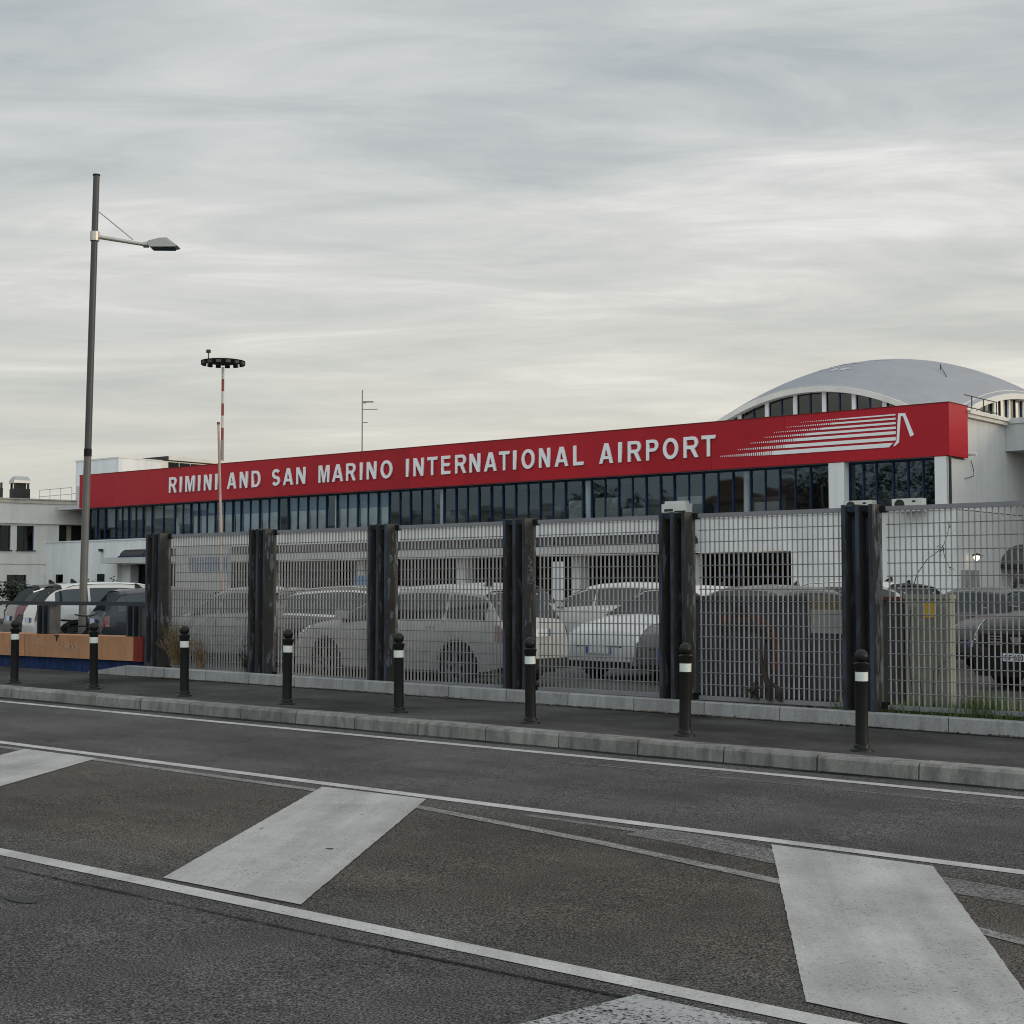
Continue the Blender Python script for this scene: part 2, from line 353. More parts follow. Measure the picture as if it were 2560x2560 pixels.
def carpaint(name, c, metal=0.0, coat=0.6):
    return simple(name, c, 0.4, metal=metal, var=0.05, scale=1.2, spec=0.3, coat=coat)
P_white = carpaint('car_paint_white', (0.52, 0.52, 0.51)); P_silver = carpaint('car_paint_silver', (0.20, 0.205, 0.21), 0.0)
P_grey = carpaint('car_paint_dark_grey', (0.035, 0.036, 0.039), 0.0, .35); P_mid = carpaint('car_paint_mid_grey', (0.062, 0.062, 0.064), 0.0, .4)
P_black = carpaint('car_paint_black', (0.007, 0.007, 0.009), 0, .1); P_navy = carpaint('car_paint_slate', (0.024, 0.027, 0.034), 0, .35)
P_cream = carpaint('car_paint_cream', (0.36, 0.357, 0.345))

# ------------------------------------------------------------------ mesh helpers
class MB:
    def __init__(s): s.v = []; s.f = []
    def quad(s, a, b, c, d):
        i = len(s.v); s.v += [tuple(a), tuple(b), tuple(c), tuple(d)]; s.f.append((i, i + 1, i + 2, i + 3)); return s
    def poly(s, pts):
        i = len(s.v); s.v += [tuple(p) for p in pts]; s.f.append(tuple(range(i, i + len(pts)))); return s
    def box(s, x0, x1, y0, y1, z0, z1):
        i = len(s.v)
        s.v += [(x0, y0, z0), (x1, y0, z0), (x1, y1, z0), (x0, y1, z0), (x0, y0, z1), (x1, y0, z1), (x1, y1, z1), (x0, y1, z1)]
        s.f += [tuple(i + k for k in q) for q in ((3, 2, 1, 0), (4, 5, 6, 7), (0, 1, 5, 4), (1, 2, 6, 5), (2, 3, 7, 6), (3, 0, 4, 7))]
        return s
    def hexa(s, p):
        i = len(s.v); s.v += [tuple(q) for q in p]
        s.f += [tuple(i + k for k in q) for q in ((3, 2, 1, 0), (4, 5, 6, 7), (0, 1, 5, 4), (1, 2, 6, 5), (2, 3, 7, 6), (3, 0, 4, 7))]
        return s
    def prism(s, pts, ax, a, b):
        """extrude a 2-D outline along axis ax from a to b"""
        def P(u, v, w_): return {'x': (w_, u, v), 'y': (u, w_, v), 'z': (u, v, w_)}[ax]
        n = len(pts); i = len(s.v)
        s.v += [P(u, v, a) for u, v in pts] + [P(u, v, b) for u, v in pts]
        s.f.append(tuple(range(i + n - 1, i - 1, -1))); s.f.append(tuple(range(i + n, i + 2 * n)))
        for k in range(n):
            l = (k + 1) % n; s.f.append((i + k, i + l, i + n + l, i + n + k))
        return s
    def tube(s, pts, r, seg=6, cap=True):
        pts = [Vector(p) for p in pts]; rs = r if isinstance(r, (list, tuple)) else [r] * len(pts)
        i0 = len(s.v)
        for k, p in enumerate(pts):
            d = (pts[min(k + 1, len(pts) - 1)] - pts[max(k - 1, 0)]).normalized()
            a = d.orthogonal().normalized() if abs(d.z) < 0.99 else Vector((1, 0, 0))
            if abs(d.z) < 0.99: a = d.cross(Vector((0, 0, 1))).normalized()
            b = d.cross(a).normalized()
            for j in range(seg):
                t = 2 * math.pi * j / seg
                s.v.append(tuple(p + a * rs[k] * math.cos(t) + b * rs[k] * math.sin(t)))
        for k in range(len(pts) - 1):
            for j in range(seg):
                q = (j + 1) % seg
                s.f.append((i0 + k * seg + j, i0 + k * seg + q, i0 + (k + 1) * seg + q, i0 + (k + 1) * seg + j))
        if cap:
            s.f.append(tuple(i0 + j for j in range(seg - 1, -1, -1)))
            s.f.append(tuple(i0 + (len(pts) - 1) * seg + j for j in range(seg)))
        return s
    def lathe(s, prof, seg=20, c=(0, 0, 0), axis='z'):
        i0 = len(s.v)
        for r, h in prof:
            for j in range(seg):
                t = 2 * math.pi * j / seg; a, b = r * math.cos(t), r * math.sin(t)
                p = (a, b, h) if axis == 'z' else (a, h, b)
                s.v.append((c[0] + p[0], c[1] + p[1], c[2] + p[2]))
        for k in range(len(prof) - 1):
            for j in range(seg):
                q = (j + 1) % seg
                s.f.append((i0 + k * seg + j, i0 + k * seg + q, i0 + (k + 1) * seg + q, i0 + (k + 1) * seg + j))
        return s
    def move(s, fn): s.v = [tuple(fn(*p)) for p in s.v]; return s
    def build(s, name, m, parent=None, smooth=None, local=False):
        me = bpy.data.meshes.new(name)
        vs = s.v
        if parent is not None and not local:
            inv = wm(parent).inverted(); vs = [tuple(inv @ Vector(p)) for p in vs]
        me.from_pydata(vs, [], s.f); me.materials.append(M[m] if isinstance(m, str) else m)
        bm = bmesh.new(); bm.from_mesh(me); bmesh.ops.recalc_face_normals(bm, faces=bm.faces); bm.to_mesh(me); bm.free()
        if smooth is not None:
            me.shade_smooth(); me.set_sharp_from_angle(angle=R(smooth))
        me.update()
        o = bpy.data.objects.new(name, me); COL.objects.link(o)
        if parent is not None: o.parent = parent
        return o
def wm(o):
    m = Matrix.Translation(o.location) @ o.rotation_euler.to_matrix().to_4x4()
    return (wm(o.parent) @ m) if o.parent else m
def tag(o, label=None, cat=None, group=None, kind=None):
    if label: o['label'] = label
    if cat: o['category'] = cat
    if group: o['group'] = group
    if kind: o['kind'] = kind
    return o
def thing(name, label, cat, loc=(0, 0, 0), rz=0.0, group=None):
    o = bpy.data.objects.new(name, None); COL.objects.link(o); o.empty_display_size = 0.3
    o.location = loc; o.rotation_euler = (0, 0, rz)
    return tag(o, label, cat, group)
def structure(o): return tag(o, kind='structure')
def copy_tree(o, parent=None):
    c = o.copy(); COL.objects.link(c); c.parent = parent
    for ch in o.children: copy_tree(ch, c)
    return c
def inst(src, parent, loc, rot=(0, 0, 0)):
    o = src.copy(); COL.objects.link(o); o.parent = parent; o.location = loc; o.rotation_euler = rot
    return o

# ------------------------------------------------------------------ ground levels: the road climbs gently away to the left
def zr(x): return -0.009 * (max(x, -32.0) + 6.7)
SL = 0.02
def line_y(y0, x, s=SL): return y0 + s * (x + 8.0)
XS = [-160, -60, -32, -26, -20, -14, -8, -2, 6, 20]
def strip(name, ya, yb, dz, m, xs=XS, parent=None):
    b = MB()
    for x0, x1 in zip(xs[:-1], xs[1:]):
        b.quad((x0, ya(x0), zr(x0) + dz), (x1, ya(x1), zr(x1) + dz), (x1, yb(x1), zr(x1) + dz), (x0, yb(x0), zr(x0) + dz))
    return b.build(name, m, parent)
structure(MB().quad((-3000, -3000, -0.9), (3000, -3000, -0.9), (3000, 3000, -0.9), (-3000, 3000, -0.9)).build('ground', 'dirt'))
kerb_y = lambda x: line_y(12.11, x, 0.0245)
structure(strip('road', lambda x: -9.0, lambda x: kerb_y(x) + 0.1, 0.0, 'road'))
plinth_y = lambda x: line_y(14.93, x)
structure(strip('footpath', lambda x: kerb_y(x) + 0.26, lambda x: plinth_y(x) + 0.10, 0.142, 'walk'))
structure(strip('footpath_opposite', lambda x: -13.0, lambda x: -9.0, 0.12, 'walk'))
lot = MB(); XL = [-200, -32, -20, -8, 30]
for x0, x1 in zip(XL[:-1], XL[1:]):
    lot.quad((x0, plinth_y(x0) + 0.2, 0.20), (x1, plinth_y(x1) + 0.2, 0.20), (x1, 80, 0.20), (x0, 80, 0.20))
structure(lot.build('car_park', 'lot'))
structure(MB().quad((-240, 55, 0.17), (60, 55, 0.17), (60, 260, 0.17), (-240, 260, 0.17)).build('apron', 'lot'))

# ---- kerb of separate stones
kerb = bpy.data.objects.new('kerb', None); COL.objects.link(kerb); kerb['kind'] = 'structure'
KP = 0.9535
stone_me = None
b = MB()
prof = [(0.0, -0.12), (0.012, 0.118), (0.035, 0.142), (0.25, 0.146), (0.25, -0.12)]
b.prism(prof, 'x', 0.007, KP - 0.007)
k0 = b.build('kerb_stone', 'kerb', kerb, local=True)
for k in range(-16, 24):
    x = -19.06 + KP * k
    o = k0 if k == -16 else inst(k0, kerb, (0, 0, 0))
    o.location = (x, kerb_y(x) + random.uniform(-0.004, 0.004), zr(x) + random.uniform(-0.003, 0.003))
    o.rotation_euler = (0, 0.009, math.atan(0.0245) + random.uniform(-0.002, 0.002))
# ---- pale plinth stones under the fence
plinth = bpy.data.objects.new('fence_plinth', None); COL.objects.link(plinth); plinth['kind'] = 'structure'
PP = 0.978
b = MB().prism([(0, 0.0), (0.012, 0.285), (0.03, 0.298), (0.13, 0.298), (0.13, 0.0)], 'x', 0.005, PP - 0.005)
p0 = b.build('plinth_stone', 'kerb_l', plinth, local=True)
for k in range(0, 24):
    x = -20.38 + PP * k
    o = p0 if k == 0 else inst(p0, plinth, (0, 0, 0))
    o.location = (x, plinth_y(x), zr(x)); o.rotation_euler = (0, 0.009, math.atan(SL))
x0, x1 = -21.35, -20.385
MB().hexa([(x0, plinth_y(x0), zr(x0) + .1), (x1, plinth_y(x1), zr(x1) + .1), (x1, plinth_y(x1) + .13, zr(x1) + .1), (x0, plinth_y(x0) + .13, zr(x0) + .1),
           (x0, plinth_y(x0), zr(x0) + .16), (x1, plinth_y(x1), zr(x1) + .298), (x1, plinth_y(x1) + .13, zr(x1) + .298), (x0, plinth_y(x0) + .13, zr(x0) + .16)]).build('plinth_stone', 'kerb_l', plinth, local=True)

# ---- road markings, sheets above the asphalt
def mark(name, pts, m, dz=0.004):
    c = []
    for (xa, ya), (xb, yb) in zip(pts, pts[1:] + pts[:1]):
        n = max(1, int(math.hypot(xb - xa, yb - ya) / .05))
        for k in range(n):
            f_ = k / n; j = 0 if k == 0 else .0025
            x, y = xa + (xb - xa) * f_ + random.uniform(-j, j), ya + (yb - ya) * f_ + random.uniform(-j, j)
            c.append((x, y, zr(x) + dz))
    return structure(MB().poly(c).build(name, m))
def linemark(name, ya, wd, m, dz=0.004, x0=-60, x1=8, s=SL):
    b = MB(); xs = [x for x in XS if x0 < x < x1]; xs = [x0] + xs + [x1]
    for a, c in zip(xs[:-1], xs[1:]):
        b.quad((a, line_y(ya, a, s), zr(a) + dz), (c, line_y(ya, c, s), zr(c) + dz), (c, line_y(ya, c, s) + wd, zr(c) + dz), (a, line_y(ya, a, s) + wd, zr(a) + dz))
    return structure(b.build(name, m))
linemark('edge_line', 11.56, 0.14, 'paint')
linemark('lane_line', 8.545, 0.135, 'paint', s=0.0115)
linemark('lane_line', 5.06, 0.135, 'paint', s=0.0155)
mark('hatch_bar', [(-11.12, 5.22), (-9.98, 5.24), (-12.03, 8.37), (-13.2, 8.36)], 'paint_bar', 0.0058)
mark('hatch_bar', [(-6.94, 5.27), (-5.85, 5.30), (-7.98, 8.50), (-9.07, 8.44)], 'paint_bar', 0.0058)
mark('hatch_bar', [(-3.02, 5.40), (-1.95, 5.36), (-3.90, 8.49), (-4.99, 8.50)], 'paint_bar', 0.0058)
mark('stop_bar', [(-3.675, 4.42), (-4.1, 3.3), (-1.6, 3.3), (-2.0, 5.03), (-3.0, 5.04), (-3.585, 5.05)], 'paint_worn', 0.0055)
def curved(name, pts, wd, m, dz):
    b = MB()
    for (xa, ya), (xb, yb) in zip(pts[:-1], pts[1:]):
        b.quad((xa, ya - wd / 2, zr(xa) + dz), (xb, yb - wd / 2, zr(xb) + dz), (xb, yb + wd / 2, zr(xb) + dz), (xa, ya + wd / 2, zr(xa) + dz))
    return structure(b.build(name, m))
curved('old_line', [(-20, 8.28), (-11.96, 8.31), (-9.01, 8.27), (-7.76, 8.17), (-5.85, 7.83), (-4.36, 7.48), (-3.01, 7.06), (-2.0, 6.7)], 0.11, 'paint_ghost', 0.005)
curved('old_line', [(-6.9, 8.40), (-5.9, 8.37)], 0.09, 'paint_scuff', 0.005)
curved('old_line', [(-5.9, 8.37), (-5.4, 8.30), (-4.7, 8.12), (-3.8, 8.05), (-2.4, 7.85)], 0.36, 'paint_scuff', 0.005)
curved('tyre_scuff', [(-11.12, 11.12), (-7.42, 11.14), (-3.4, 11.22)], 0.04, 'paint_thin', 0.0046)
curved('tyre_scuff', [(-8.3, 11.24), (-6.4, 11.16), (-3.4, 11.1)], 0.03, 'paint_thin', 0.0046)
curved('tar_crack', [(-7.89, 4.86), (-6.46, 4.89), (-5.14, 4.91), (-3.6, 4.985), (-2.6, 5.01)], 0.03, 'crack', 0.0046)
curved('gutter_dirt', [(-30, kerb_y(-30) - .04), (-19, kerb_y(-19) - .04), (-12, kerb_y(-12) - .04), (-2, kerb_y(-2) - .04)], 0.20, 'crack', 0.0046)
curved('footpath_dirt', [(x, plinth_y(x) - .05) for x in (-20, -14, -8, -2)], .16, 'crack', .1465)
a = [(0.13 * math.cos(2 * math.pi * k / 20) - 7.02, 4.43 + 0.05 * math.sin(2 * math.pi * k / 20)) for k in range(20)]
mark('tar_spot', a, 'tar', 0.0046)
for sx_, sy_, rr_ in ((-7.834, 6.743, .010), (-6.929, 6.513, .020), (-7.769, 7.612, .008)):
    structure(MB().poly([(sx_ + rr_ * 1.6 * math.cos(q * .7), sy_ + rr_ * math.sin(q * .7), zr(sx_) + .0075) for q in range(9)]).build('tar_spot', 'tar'))

# ------------------------------------------------------------------ bollards
def bollard(label, x, y):
    t = thing('bollard', label, 'bollard', (x, y, zr(x) + 0.142), 0, 'black bollards along the kerb')
    MB().lathe([(0.0, 0), (0.105, 0), (0.105, 0.012), (0.098, 0.022), (0.074, 0.03), (0.070, 0.06), (0.058, 0.068), (0.0565, 0.735), (0.060, 0.742), (0.062, 0.752),
                (0.066, 0.758), (0.072, 0.79), (0.074, 0.797), (0.066, 0.80), (0.05, 0.803), (0.046, 0.81), (0.0, 0.812)], 24).build('shaft', 'black', t, 35, True)
    MB().lathe([(0.0567, 0.637), (0.0588, 0.638), (0.0588, 0.719), (0.0567, 0.72)], 24).build('reflective_band', 'band', t, 35, True)
    pr = [(0.063 * math.sin(math.pi * k / 12), 0.861 - 0.063 * math.cos(math.pi * k / 12)) for k in range(13)]
    MB().lathe(pr, 20).build('ball_finial', 'black', t, 60, True)
    return t
BX = [(-19.885, 12.40), (-18.065, 12.50), (-16.15, 12.57), (-14.206, 12.62), (-12.385, 12.72), (-10.445, 12.76), (-8.462, 12.76), (-6.511, 12.713)]
BL = ['black bollard before the joint between two slabs of the orange wall', 'black bollard before the red-ended part of the orange wall', 'black bollard in front of the dry weeds at the fence foot',
      'black bollard just past the second fence post from the orange wall', 'black bollard just past the third fence post from the orange wall', 'black bollard in front of the fence post with the pale scribble',
      'black bollard just past the fence post with rooftop cooling box above it', 'black bollard in front of the peeling fence post next to the beige cabinet']
b0 = bollard(BL[0], *BX[0])
for (x, y), l in zip(BX[1:], BL[1:]):
    c = copy_tree(b0); c.location = (x, y, zr(x) + 0.142); c['label'] = l; c.rotation_euler = (R(random.uniform(-.7, .7)), R(random.uniform(-.7, .7)), random.uniform(0, 6))

# ------------------------------------------------------------------ fence posts and grating panels
PX = [-20.31, -17.77, -15.225, -12.745, -10.305, -7.90, -5.45]
FZ0, FZ1 = 0.30, 2.535
def fence_post(x, z0, z1, name='fence_post', y=15.0, brackets=True):
    t = thing(name, '', 'fence post', (x, y, z0))
    h = z1 - z0
    for i, dx in enumerate((0.0, 0.165, 0.325)):
        # flanged plate set square to the fence
        o = MB().prism([(dx, 0), (dx + .045, 0), (dx + .045, .012), (dx + .045, .23), (dx, .23)], 'z', 0, h).build('fin', 'post', t, None, True)
    MB().box(0.012, 0.36, 0.165, 0.178, 0.02, h - 0.03).build('back_plate', 'post', t, None, True)
    for dx in (0.046, 0.211):
        MB().hexa([(dx, .05, h - .075), (dx + .113, .05, h - .075), (dx + .113, .164, h - .13), (dx, .164, h - .13),
                   (dx, .02, h - .012), (dx + .113, .02, h - .012), (dx + .113, .164, h - .005), (dx, .164, h - .005)]).build('top_web', 'post', t, None, True)
    if brackets:
        for zz in (h - 0.085, 0.03):
            b = MB(); x0, x1, y0, y1 = .372, .44, .165, .235
            b.box(x0, x1, y0, y0 + .012, zz, zz + .075); b.box(x0, x1, y1 - .012, y1, zz, zz + .075)
            b.box(x0, x1, y0 + .013, y1 - .013, zz, zz + .012); b.box(x0, x1, y0 + .013, y1 - .013, zz + .063, zz + .075)
            b.build('bracket', 'plastic', t, None, True)
    return t
PLAB = ['three-finned steel fence post beside the end of the orange wall', 'three-finned steel fence post beside the dry weeds panel and a grey estate car',
        'three-finned steel fence post in front of the pale grey hatchback bonnet', 'three-finned steel fence post with a pale scribble on its brown face',
        'three-finned steel fence post below the boxy rooftop cooling unit', 'three-finned steel fence post with peeling grey paint beside the beige cabinet',
        'three-finned steel fence post at the end beyond the vine panel']
posts = []
fp0 = fence_post(PX[0], FZ0, FZ1); fp0['group'] = 'steel fence posts'; fp0['label'] = PLAB[0]
for x, l in zip(PX[1:], PLAB[1:]):
    c = copy_tree(fp0); c.location = (x, 15.0, FZ0); c['label'] = l; posts.append(c)
posts = [fp0] + posts
# scribble on the fourth post's brown face
def ribbon(pts, wd, plane, c0, thick=0.003):
    """flat stroke along a polyline, on a plane x=c0 (pts are y,z) or y=c0 (pts are x,z)"""
    b = MB()
    for (a0, z0), (a1, z1) in zip(pts[:-1], pts[1:]):
        d = math.hypot(a1 - a0, z1 - z0) or 1; nx, nz = -(z1 - z0) / d * wd / 2, (a1 - a0) / d * wd / 2
        q = [(a0 + nx, z0 + nz), (a1 + nx, z1 + nz), (a1 - nx, z1 - nz), (a0 - nx, z0 - nz)]
        if plane == 'x': b.poly([(c0, u, v) for u, v in q])
        else: b.poly([(u, c0, v) for u, v in q])
    return b
sx = PX[3] + .325 + .045 + .003
ribbon([(15.10, 2.06), (15.07, 2.02), (15.13, 2.00), (15.10, 1.96), (15.16, 1.99), (15.07, 1.92), (15.15, 1.90), (15.08, 1.86), (15.17, 1.88), (15.10, 1.80), (15.07, 1.76), (15.15, 1.74), (15.13, 1.69), (15.08, 1.70)], 0.009, 'x', sx).build('scribble', 'graf', posts[3])

def flakes(post, n, zlo, zhi, seed):
    rr = random.Random(seed); b = MB(); x_ = .325 + .045 + .0015
    for k in range(n):
        cy, cz, L_, w2 = rr.uniform(.04, .19), rr.uniform(zlo, zhi), rr.uniform(.04, .22), rr.uniform(.012, .045)
        m_ = 14; b.poly([(x_, min(.226, max(.004, cy + w2 * math.cos(2 * math.pi * q / m_) * rr.uniform(.5, 1.2))), cz + L_ * math.sin(2 * math.pi * q / m_) * rr.uniform(.6, 1.1)) for q in range(m_)])
        x_ += .00012
    b.build('paint_flakes', 'flake', post, None, True)
flakes(posts[5], 26, .15, 2.15, 3); flakes(posts[0], 5, .7, 2.1, 4); flakes(posts[1], 5, .7, 2.1, 5); flakes(posts[2], 6, .3, 2.1, 9); flakes(posts[4], 4, .6, 1.6, 6)
NB = 31; PITCH = 0.0645
bar_src = rod_src = None
GLAB = ['steel grating fence panel with dry weeds growing at its foot', 'steel grating fence panel in front of the dark grey estate car',
        'steel grating fence panel in front of the pale grey hatchback side', 'steel grating fence panel in front of the cars with pale windscreens',
        'steel grating fence panel in front of the dark cabinet with rust graffiti', 'steel grating fence panel with a thin bare vine climbing it']
for i in range(6):
    xa, xb = PX[i] + 0.445, PX[i + 1] + 0.02
    t = thing('grating_fence', GLAB[i], 'fence panel', (xa, 15.2, FZ0), 0, 'steel grating fence panels')
    Lx = xb - xa
    MB().box(-0.07, Lx, -0.024, 0.024, 2.165, 2.215).build('top_rail', 'rail', t, None, True)
    zb_ = 0.045 if i > 3 else 0.05
    MB().box(-0.07, Lx, -0.024, 0.024, zb_ - .02, zb_ + .028).build('bottom_rail', 'rail', t, None, True)
    n = int(Lx / PITCH) + 1
    for k in range(n):
        if bar_src is None:
            bar_src = MB().box(-.0032, .0032, -.0135, .0135, zb_ + .029, 2.164).build('bar', 'galv', t, None, True); bar_src.location = (.02, 0, 0)
        else: inst(bar_src, t, (.02 + k * PITCH, 0, 0))
    for k in range(15):
        z = 2.018 - k * 0.1395
        if z < 0.09: break
        o = MB().prism([(-.0190, z), (-.0140, z + .0055), (-.009, z), (-.0140, z - .0055)], 'x', 0.0, Lx).build('cross_rod', 'rod', t, None, True)

# ------------------------------------------------------------------ orange wall with railing
ow = thing('low_wall', 'low orange rendered wall on a blue base with red end', 'wall', (-23, 15.0, 0.2))
oy = lambda x: 15.0 + 0.0 * x
OX = [-31.0, -27.55, -23.72, -20.57]
for a, c in zip(OX[:-1], OX[1:]):
    MB().box(a + .006, c - .006, 14.98, 15.46, 0.475, 0.862).build('wall_slab', 'orange', ow)
MB().box(-20.565, -20.33, 14.975, 15.462, 0.470, 0.866).build('end_block', 'redcap', ow)
MB().box(-31, -20.4, 15.06, 15.42, 0.1, 0.473).build('base', 'bluebase', ow)
# worn hole and scribble on the slab
MB().poly([(-22.84, 14.977, .862), (-22.66, 14.977, .862), (-22.70, 14.977, .82), (-22.73, 14.977, .75), (-22.76, 14.977, .75), (-22.77, 14.977, .83)]).build('chip', 'ink', ow)
sc1 = [(-23.62, .60), (-23.55, .74), (-23.42, .80), (-23.36, .78), (-23.5, .69), (-23.44, .64), (-23.38, .66), (-23.5, .58), (-23.62, .58)]
sc2 = [(-23.4, .58), (-23.28, .84), (-23.3, .62), (-23.12, .72), (-23.02, .68), (-22.98, .62), (-22.9, .68)]
sc3 = [(-22.86, .60), (-22.74, .80), (-22.66, .58), (-22.55, .74), (-22.52, .60), (-22.3, .68)]
sc4 = [(-22.55, .67), (-22.2, .67), (-22.34, .63), (-22.08, .61)]
b = MB()
for s_ in (sc1, sc2, sc3, sc4): r_ = ribbon(s_, 0.016, 'y', 14.9775); k = len(b.v); b.v += r_.v; b.f += [tuple(q + k for q in f_) for f_ in r_.f]
b.build('scribble', 'grafw', ow)
hr = thing('hand_railing', 'dark steel hand railing standing on the orange wall', 'railing', (-23, 15.2, 0.862))
MB().box(-31, -20.33, 15.20, 15.26, 1.365, 1.43).build('top_rail', 'darkrail', hr)
for xx in (-23.54, -20.94):
    for dx in (0, .165, .33):
        MB().box(xx + dx, xx + dx + .045, 15.10, 15.33, .8625, 1.364).build('fin', 'darkrail', hr)
    MB().box(xx + .05, xx + .32, 15.27, 15.283, .8635, 1.363).build('back_plate', 'darkrail', hr)
    MB().box(xx + .377, xx + .382, 15.11, 15.32, .870, 1.36).build('side_plate', 'cabm', hr)

# ------------------------------------------------------------------ airport terminal
T = thing('airport_terminal', 'long white airport terminal with red sign band and vaulted shell roof', 'building', (-45, 47, 0.2))
def TB(name, m, *boxes, sm=None):
    b = MB()
    for q in boxes: b.box(*q)
    return b.build(name, m, T, sm)
Z0 = 0.1
TB('wall', 'white', (-72.48, -66.0, 47.0, 47.3, Z0, 4.28), (-66.0, -26.7, 47.0, 47.3, 3.06, 4.28), (-26.7, -20.72, 47.0, 47.3, Z0, 4.28))
TB('coping', 'white', (-72.52, -20.70, 46.95, 47.34, 4.282, 4.34))
TB('pier', 'white', (-25.22, -24.63, 47.02, 47.45, 4.342, 6.04))
TB('pier', 'white', (-21.35, -20.95, 47.02, 47.45, 4.342, 6.04))
TB('upper_floor', 'inside', (-72, -21.2, 47.35, 55, 4.20, 4.281))
TB('interior_wall', 'inside', (-72, -21.2, 51.0, 51.2, 4.282, 6.5), (-69.75, -69.66, 47.36, 50.99, 4.282, 6.04))
TB('roof_slab', 'canopyc', (-72, -21.0, 47.2, 52.5, 6.045, 6.25))
TB('roof_deck', 'canopyc', (-72, -21.3, 48.6, 52.4, 7.3, 7.42), (-72, -21.3, 48.5, 48.6, 6.26, 7.42))
# side wall facing the low sun
TB('side_wall', 'sidewall', (-21.55, -20.95, 48.47, 56.6, 6.0, 7.44), (-21.55, -20.95, 47.46, 56.6, 4.342, 6.0), (-21.55, -20.72, 47.301, 56.6, Z0, 4.281))
TB('side_cornice', 'cream', (-21.6, -20.80, 48.5, 51.92, 7.442, 7.56), (-21.6, -20.72, 48.5, 51.92, 7.562, 7.68), (-21.6, -20.88, 48.5, 51.92, 7.682, 7.74))
TB('entrance_canopy', 'canopyc', (-20.94, 16, 51.95, 59, 6.55, 7.50), (-20.96, 16, 51.9, 59, 7.502, 7.70))  # far run beyond the visible end is added to shade the side wall
TB('back_wall', 'sidewall', (-21.5, 16, 56.61, 57, Z0, 6.54))  # unseen length added along with the canopy to block the low sun
b = MB(); b.box(-20.3, -17.8, 56.5, 56.6, Z0, 5.8); b.build('dark_door', 'darkframe', T)
MB().tube([(-20.86, 47.12, 6.03), (-20.86, 47.12, 4.35)], 0.05, 8).build('downpipe', 'darkframe', T, 60)
MB().tube([(-20.9, 48.9, 6.02), (-20.9, 49.1, 5.7), (-20.9, 49.08, 5.5), (-20.9, 48.4, 5.38)], 0.012, 5).build('loose_cable', 'ink', T, 60)

MB().tube([(-20.94, 48.62, 6.2), (-20.6, 48.62, 6.2)], .05, 8).build('drain_spout', 'white', T, 60)
# upper windows
TH = [-69.6, -69.09, -67.69, -66.76, -65.65, -64.43, -63.68, -61.82, -60.55, -59.95, -58.66, -57.34, -56.74, -55.38, -54.04, -53.37, -52.03, -50.77, -50.07, -48.75, -47.46, -46.78,
      -45.5, -44.2, -43.53, -42.85, -41.57, -40.89, -40.26, -39.58, -38.29, -37.01, -36.15, -35.71, -34.41, -33.12, -32.46, -31.85, -30.56, -29.28, -28.54, -27.35, -26.12, -25.30]
ZA, ZB = 4.345, 6.04
def window_bay(xa, xb, y, za, zb, parent, gm='glass', transom=None, tilt=True):
    f = MB(); w_ = 0.034
    f.box(xa - w_ * .6, xa + w_ * .6, y - .06, y + .06, za, zb)
    f.box(xa + w_ * .6, xb - w_ * .6, y - .04, y + .04, za, za + .07); f.box(xa + w_ * .6, xb - w_ * .6, y - .04, y + .04, zb - .07, zb)
    xs = [xa + w_ * .6, xb - w_ * .6]
    if xb - xa > 0.95:
        xm = (xa + xb) / 2; f.box(xm - .018, xm + .018, y - .04, y + .04, za + .07, zb - .07); xs = [xs[0], xm - .018, xm + .018, xs[1]]
    if transom: f.box(xs[0], xs[1], y - .03, y + .03, transom, transom + .04)
    fr = f.build('window_frame', 'mull', parent)
    for a, c in zip(xs[0::2], xs[1::2]):
        g = MB().box(-(c - a) / 2, (c - a) / 2, -.004, .004, -(zb - za) / 2 + .07, (zb - za) / 2 - .07)
        p = bpy.data.objects.new('pane', None)
        o = g.build('pane', gm, None); o.parent = fr
        inv = wm(fr).inverted(); o.location = inv @ Vector(((a + c) / 2, y + .02, (za + zb) / 2))
        if tilt: o.rotation_euler = (R(random.uniform(-.35, .35)), 0, R(random.uniform(-.5, .5)))
    return fr
for a, c in zip(TH[:-1], TH[1:]): window_bay(a, c, 47.42, ZA, ZB, T)
for a, c in ((-24.63, -24.10), (-24.10, -23.62), (-23.62, -23.0), (-23.0, -22.46), (-22.46, -21.93), (-21.93, -21.38)):
    window_bay(a, c, 47.42, ZA, ZB, T, transom=4.95 if a > -22.5 else None)
for xc in (-62.0, -52.2, -50.4, -43.9, -36.1, -28.9): MB().lathe([(.13, 4.345), (.13, 6.04)], 12, (xc, 47.75, 0)).build('column', 'canopyc', T, 50)
rb_ = random.Random(21)
for a, c in zip(TH[:-1], TH[1:]):
    if c - a < 0.5 or a < -68.0: continue
    if c < -60.5:
        lo = rb_.choice((4.95, 5.0, 5.0, 5.35)); MB().box(a + .05, c - .05, 47.56, 47.57, lo, 5.98).build('blind', 'blindg', T)
    elif c < -46.5:
        if rb_.random() < .15: continue
        MB().box(a + .05, c - .05, 47.56, 47.57, 4.40, 5.36).build('blind', 'blind', T)
        MB().box(a + .05, c - .05, 47.56, 47.57, 5.37, 5.98).build('blind', 'blindb', T)
    elif rb_.random() < .3: MB().box(a + .05, c - .05, 47.56, 47.57, 4.40, rb_.uniform(4.7, 5.4)).build('blind', 'blindg', T)
for k in range(9): MB().box(-66 + 5.2 * k, -64.2 + 5.2 * k, 48.6, 49.4, 4.345, 5.1).build('desk', 'cabm', T)

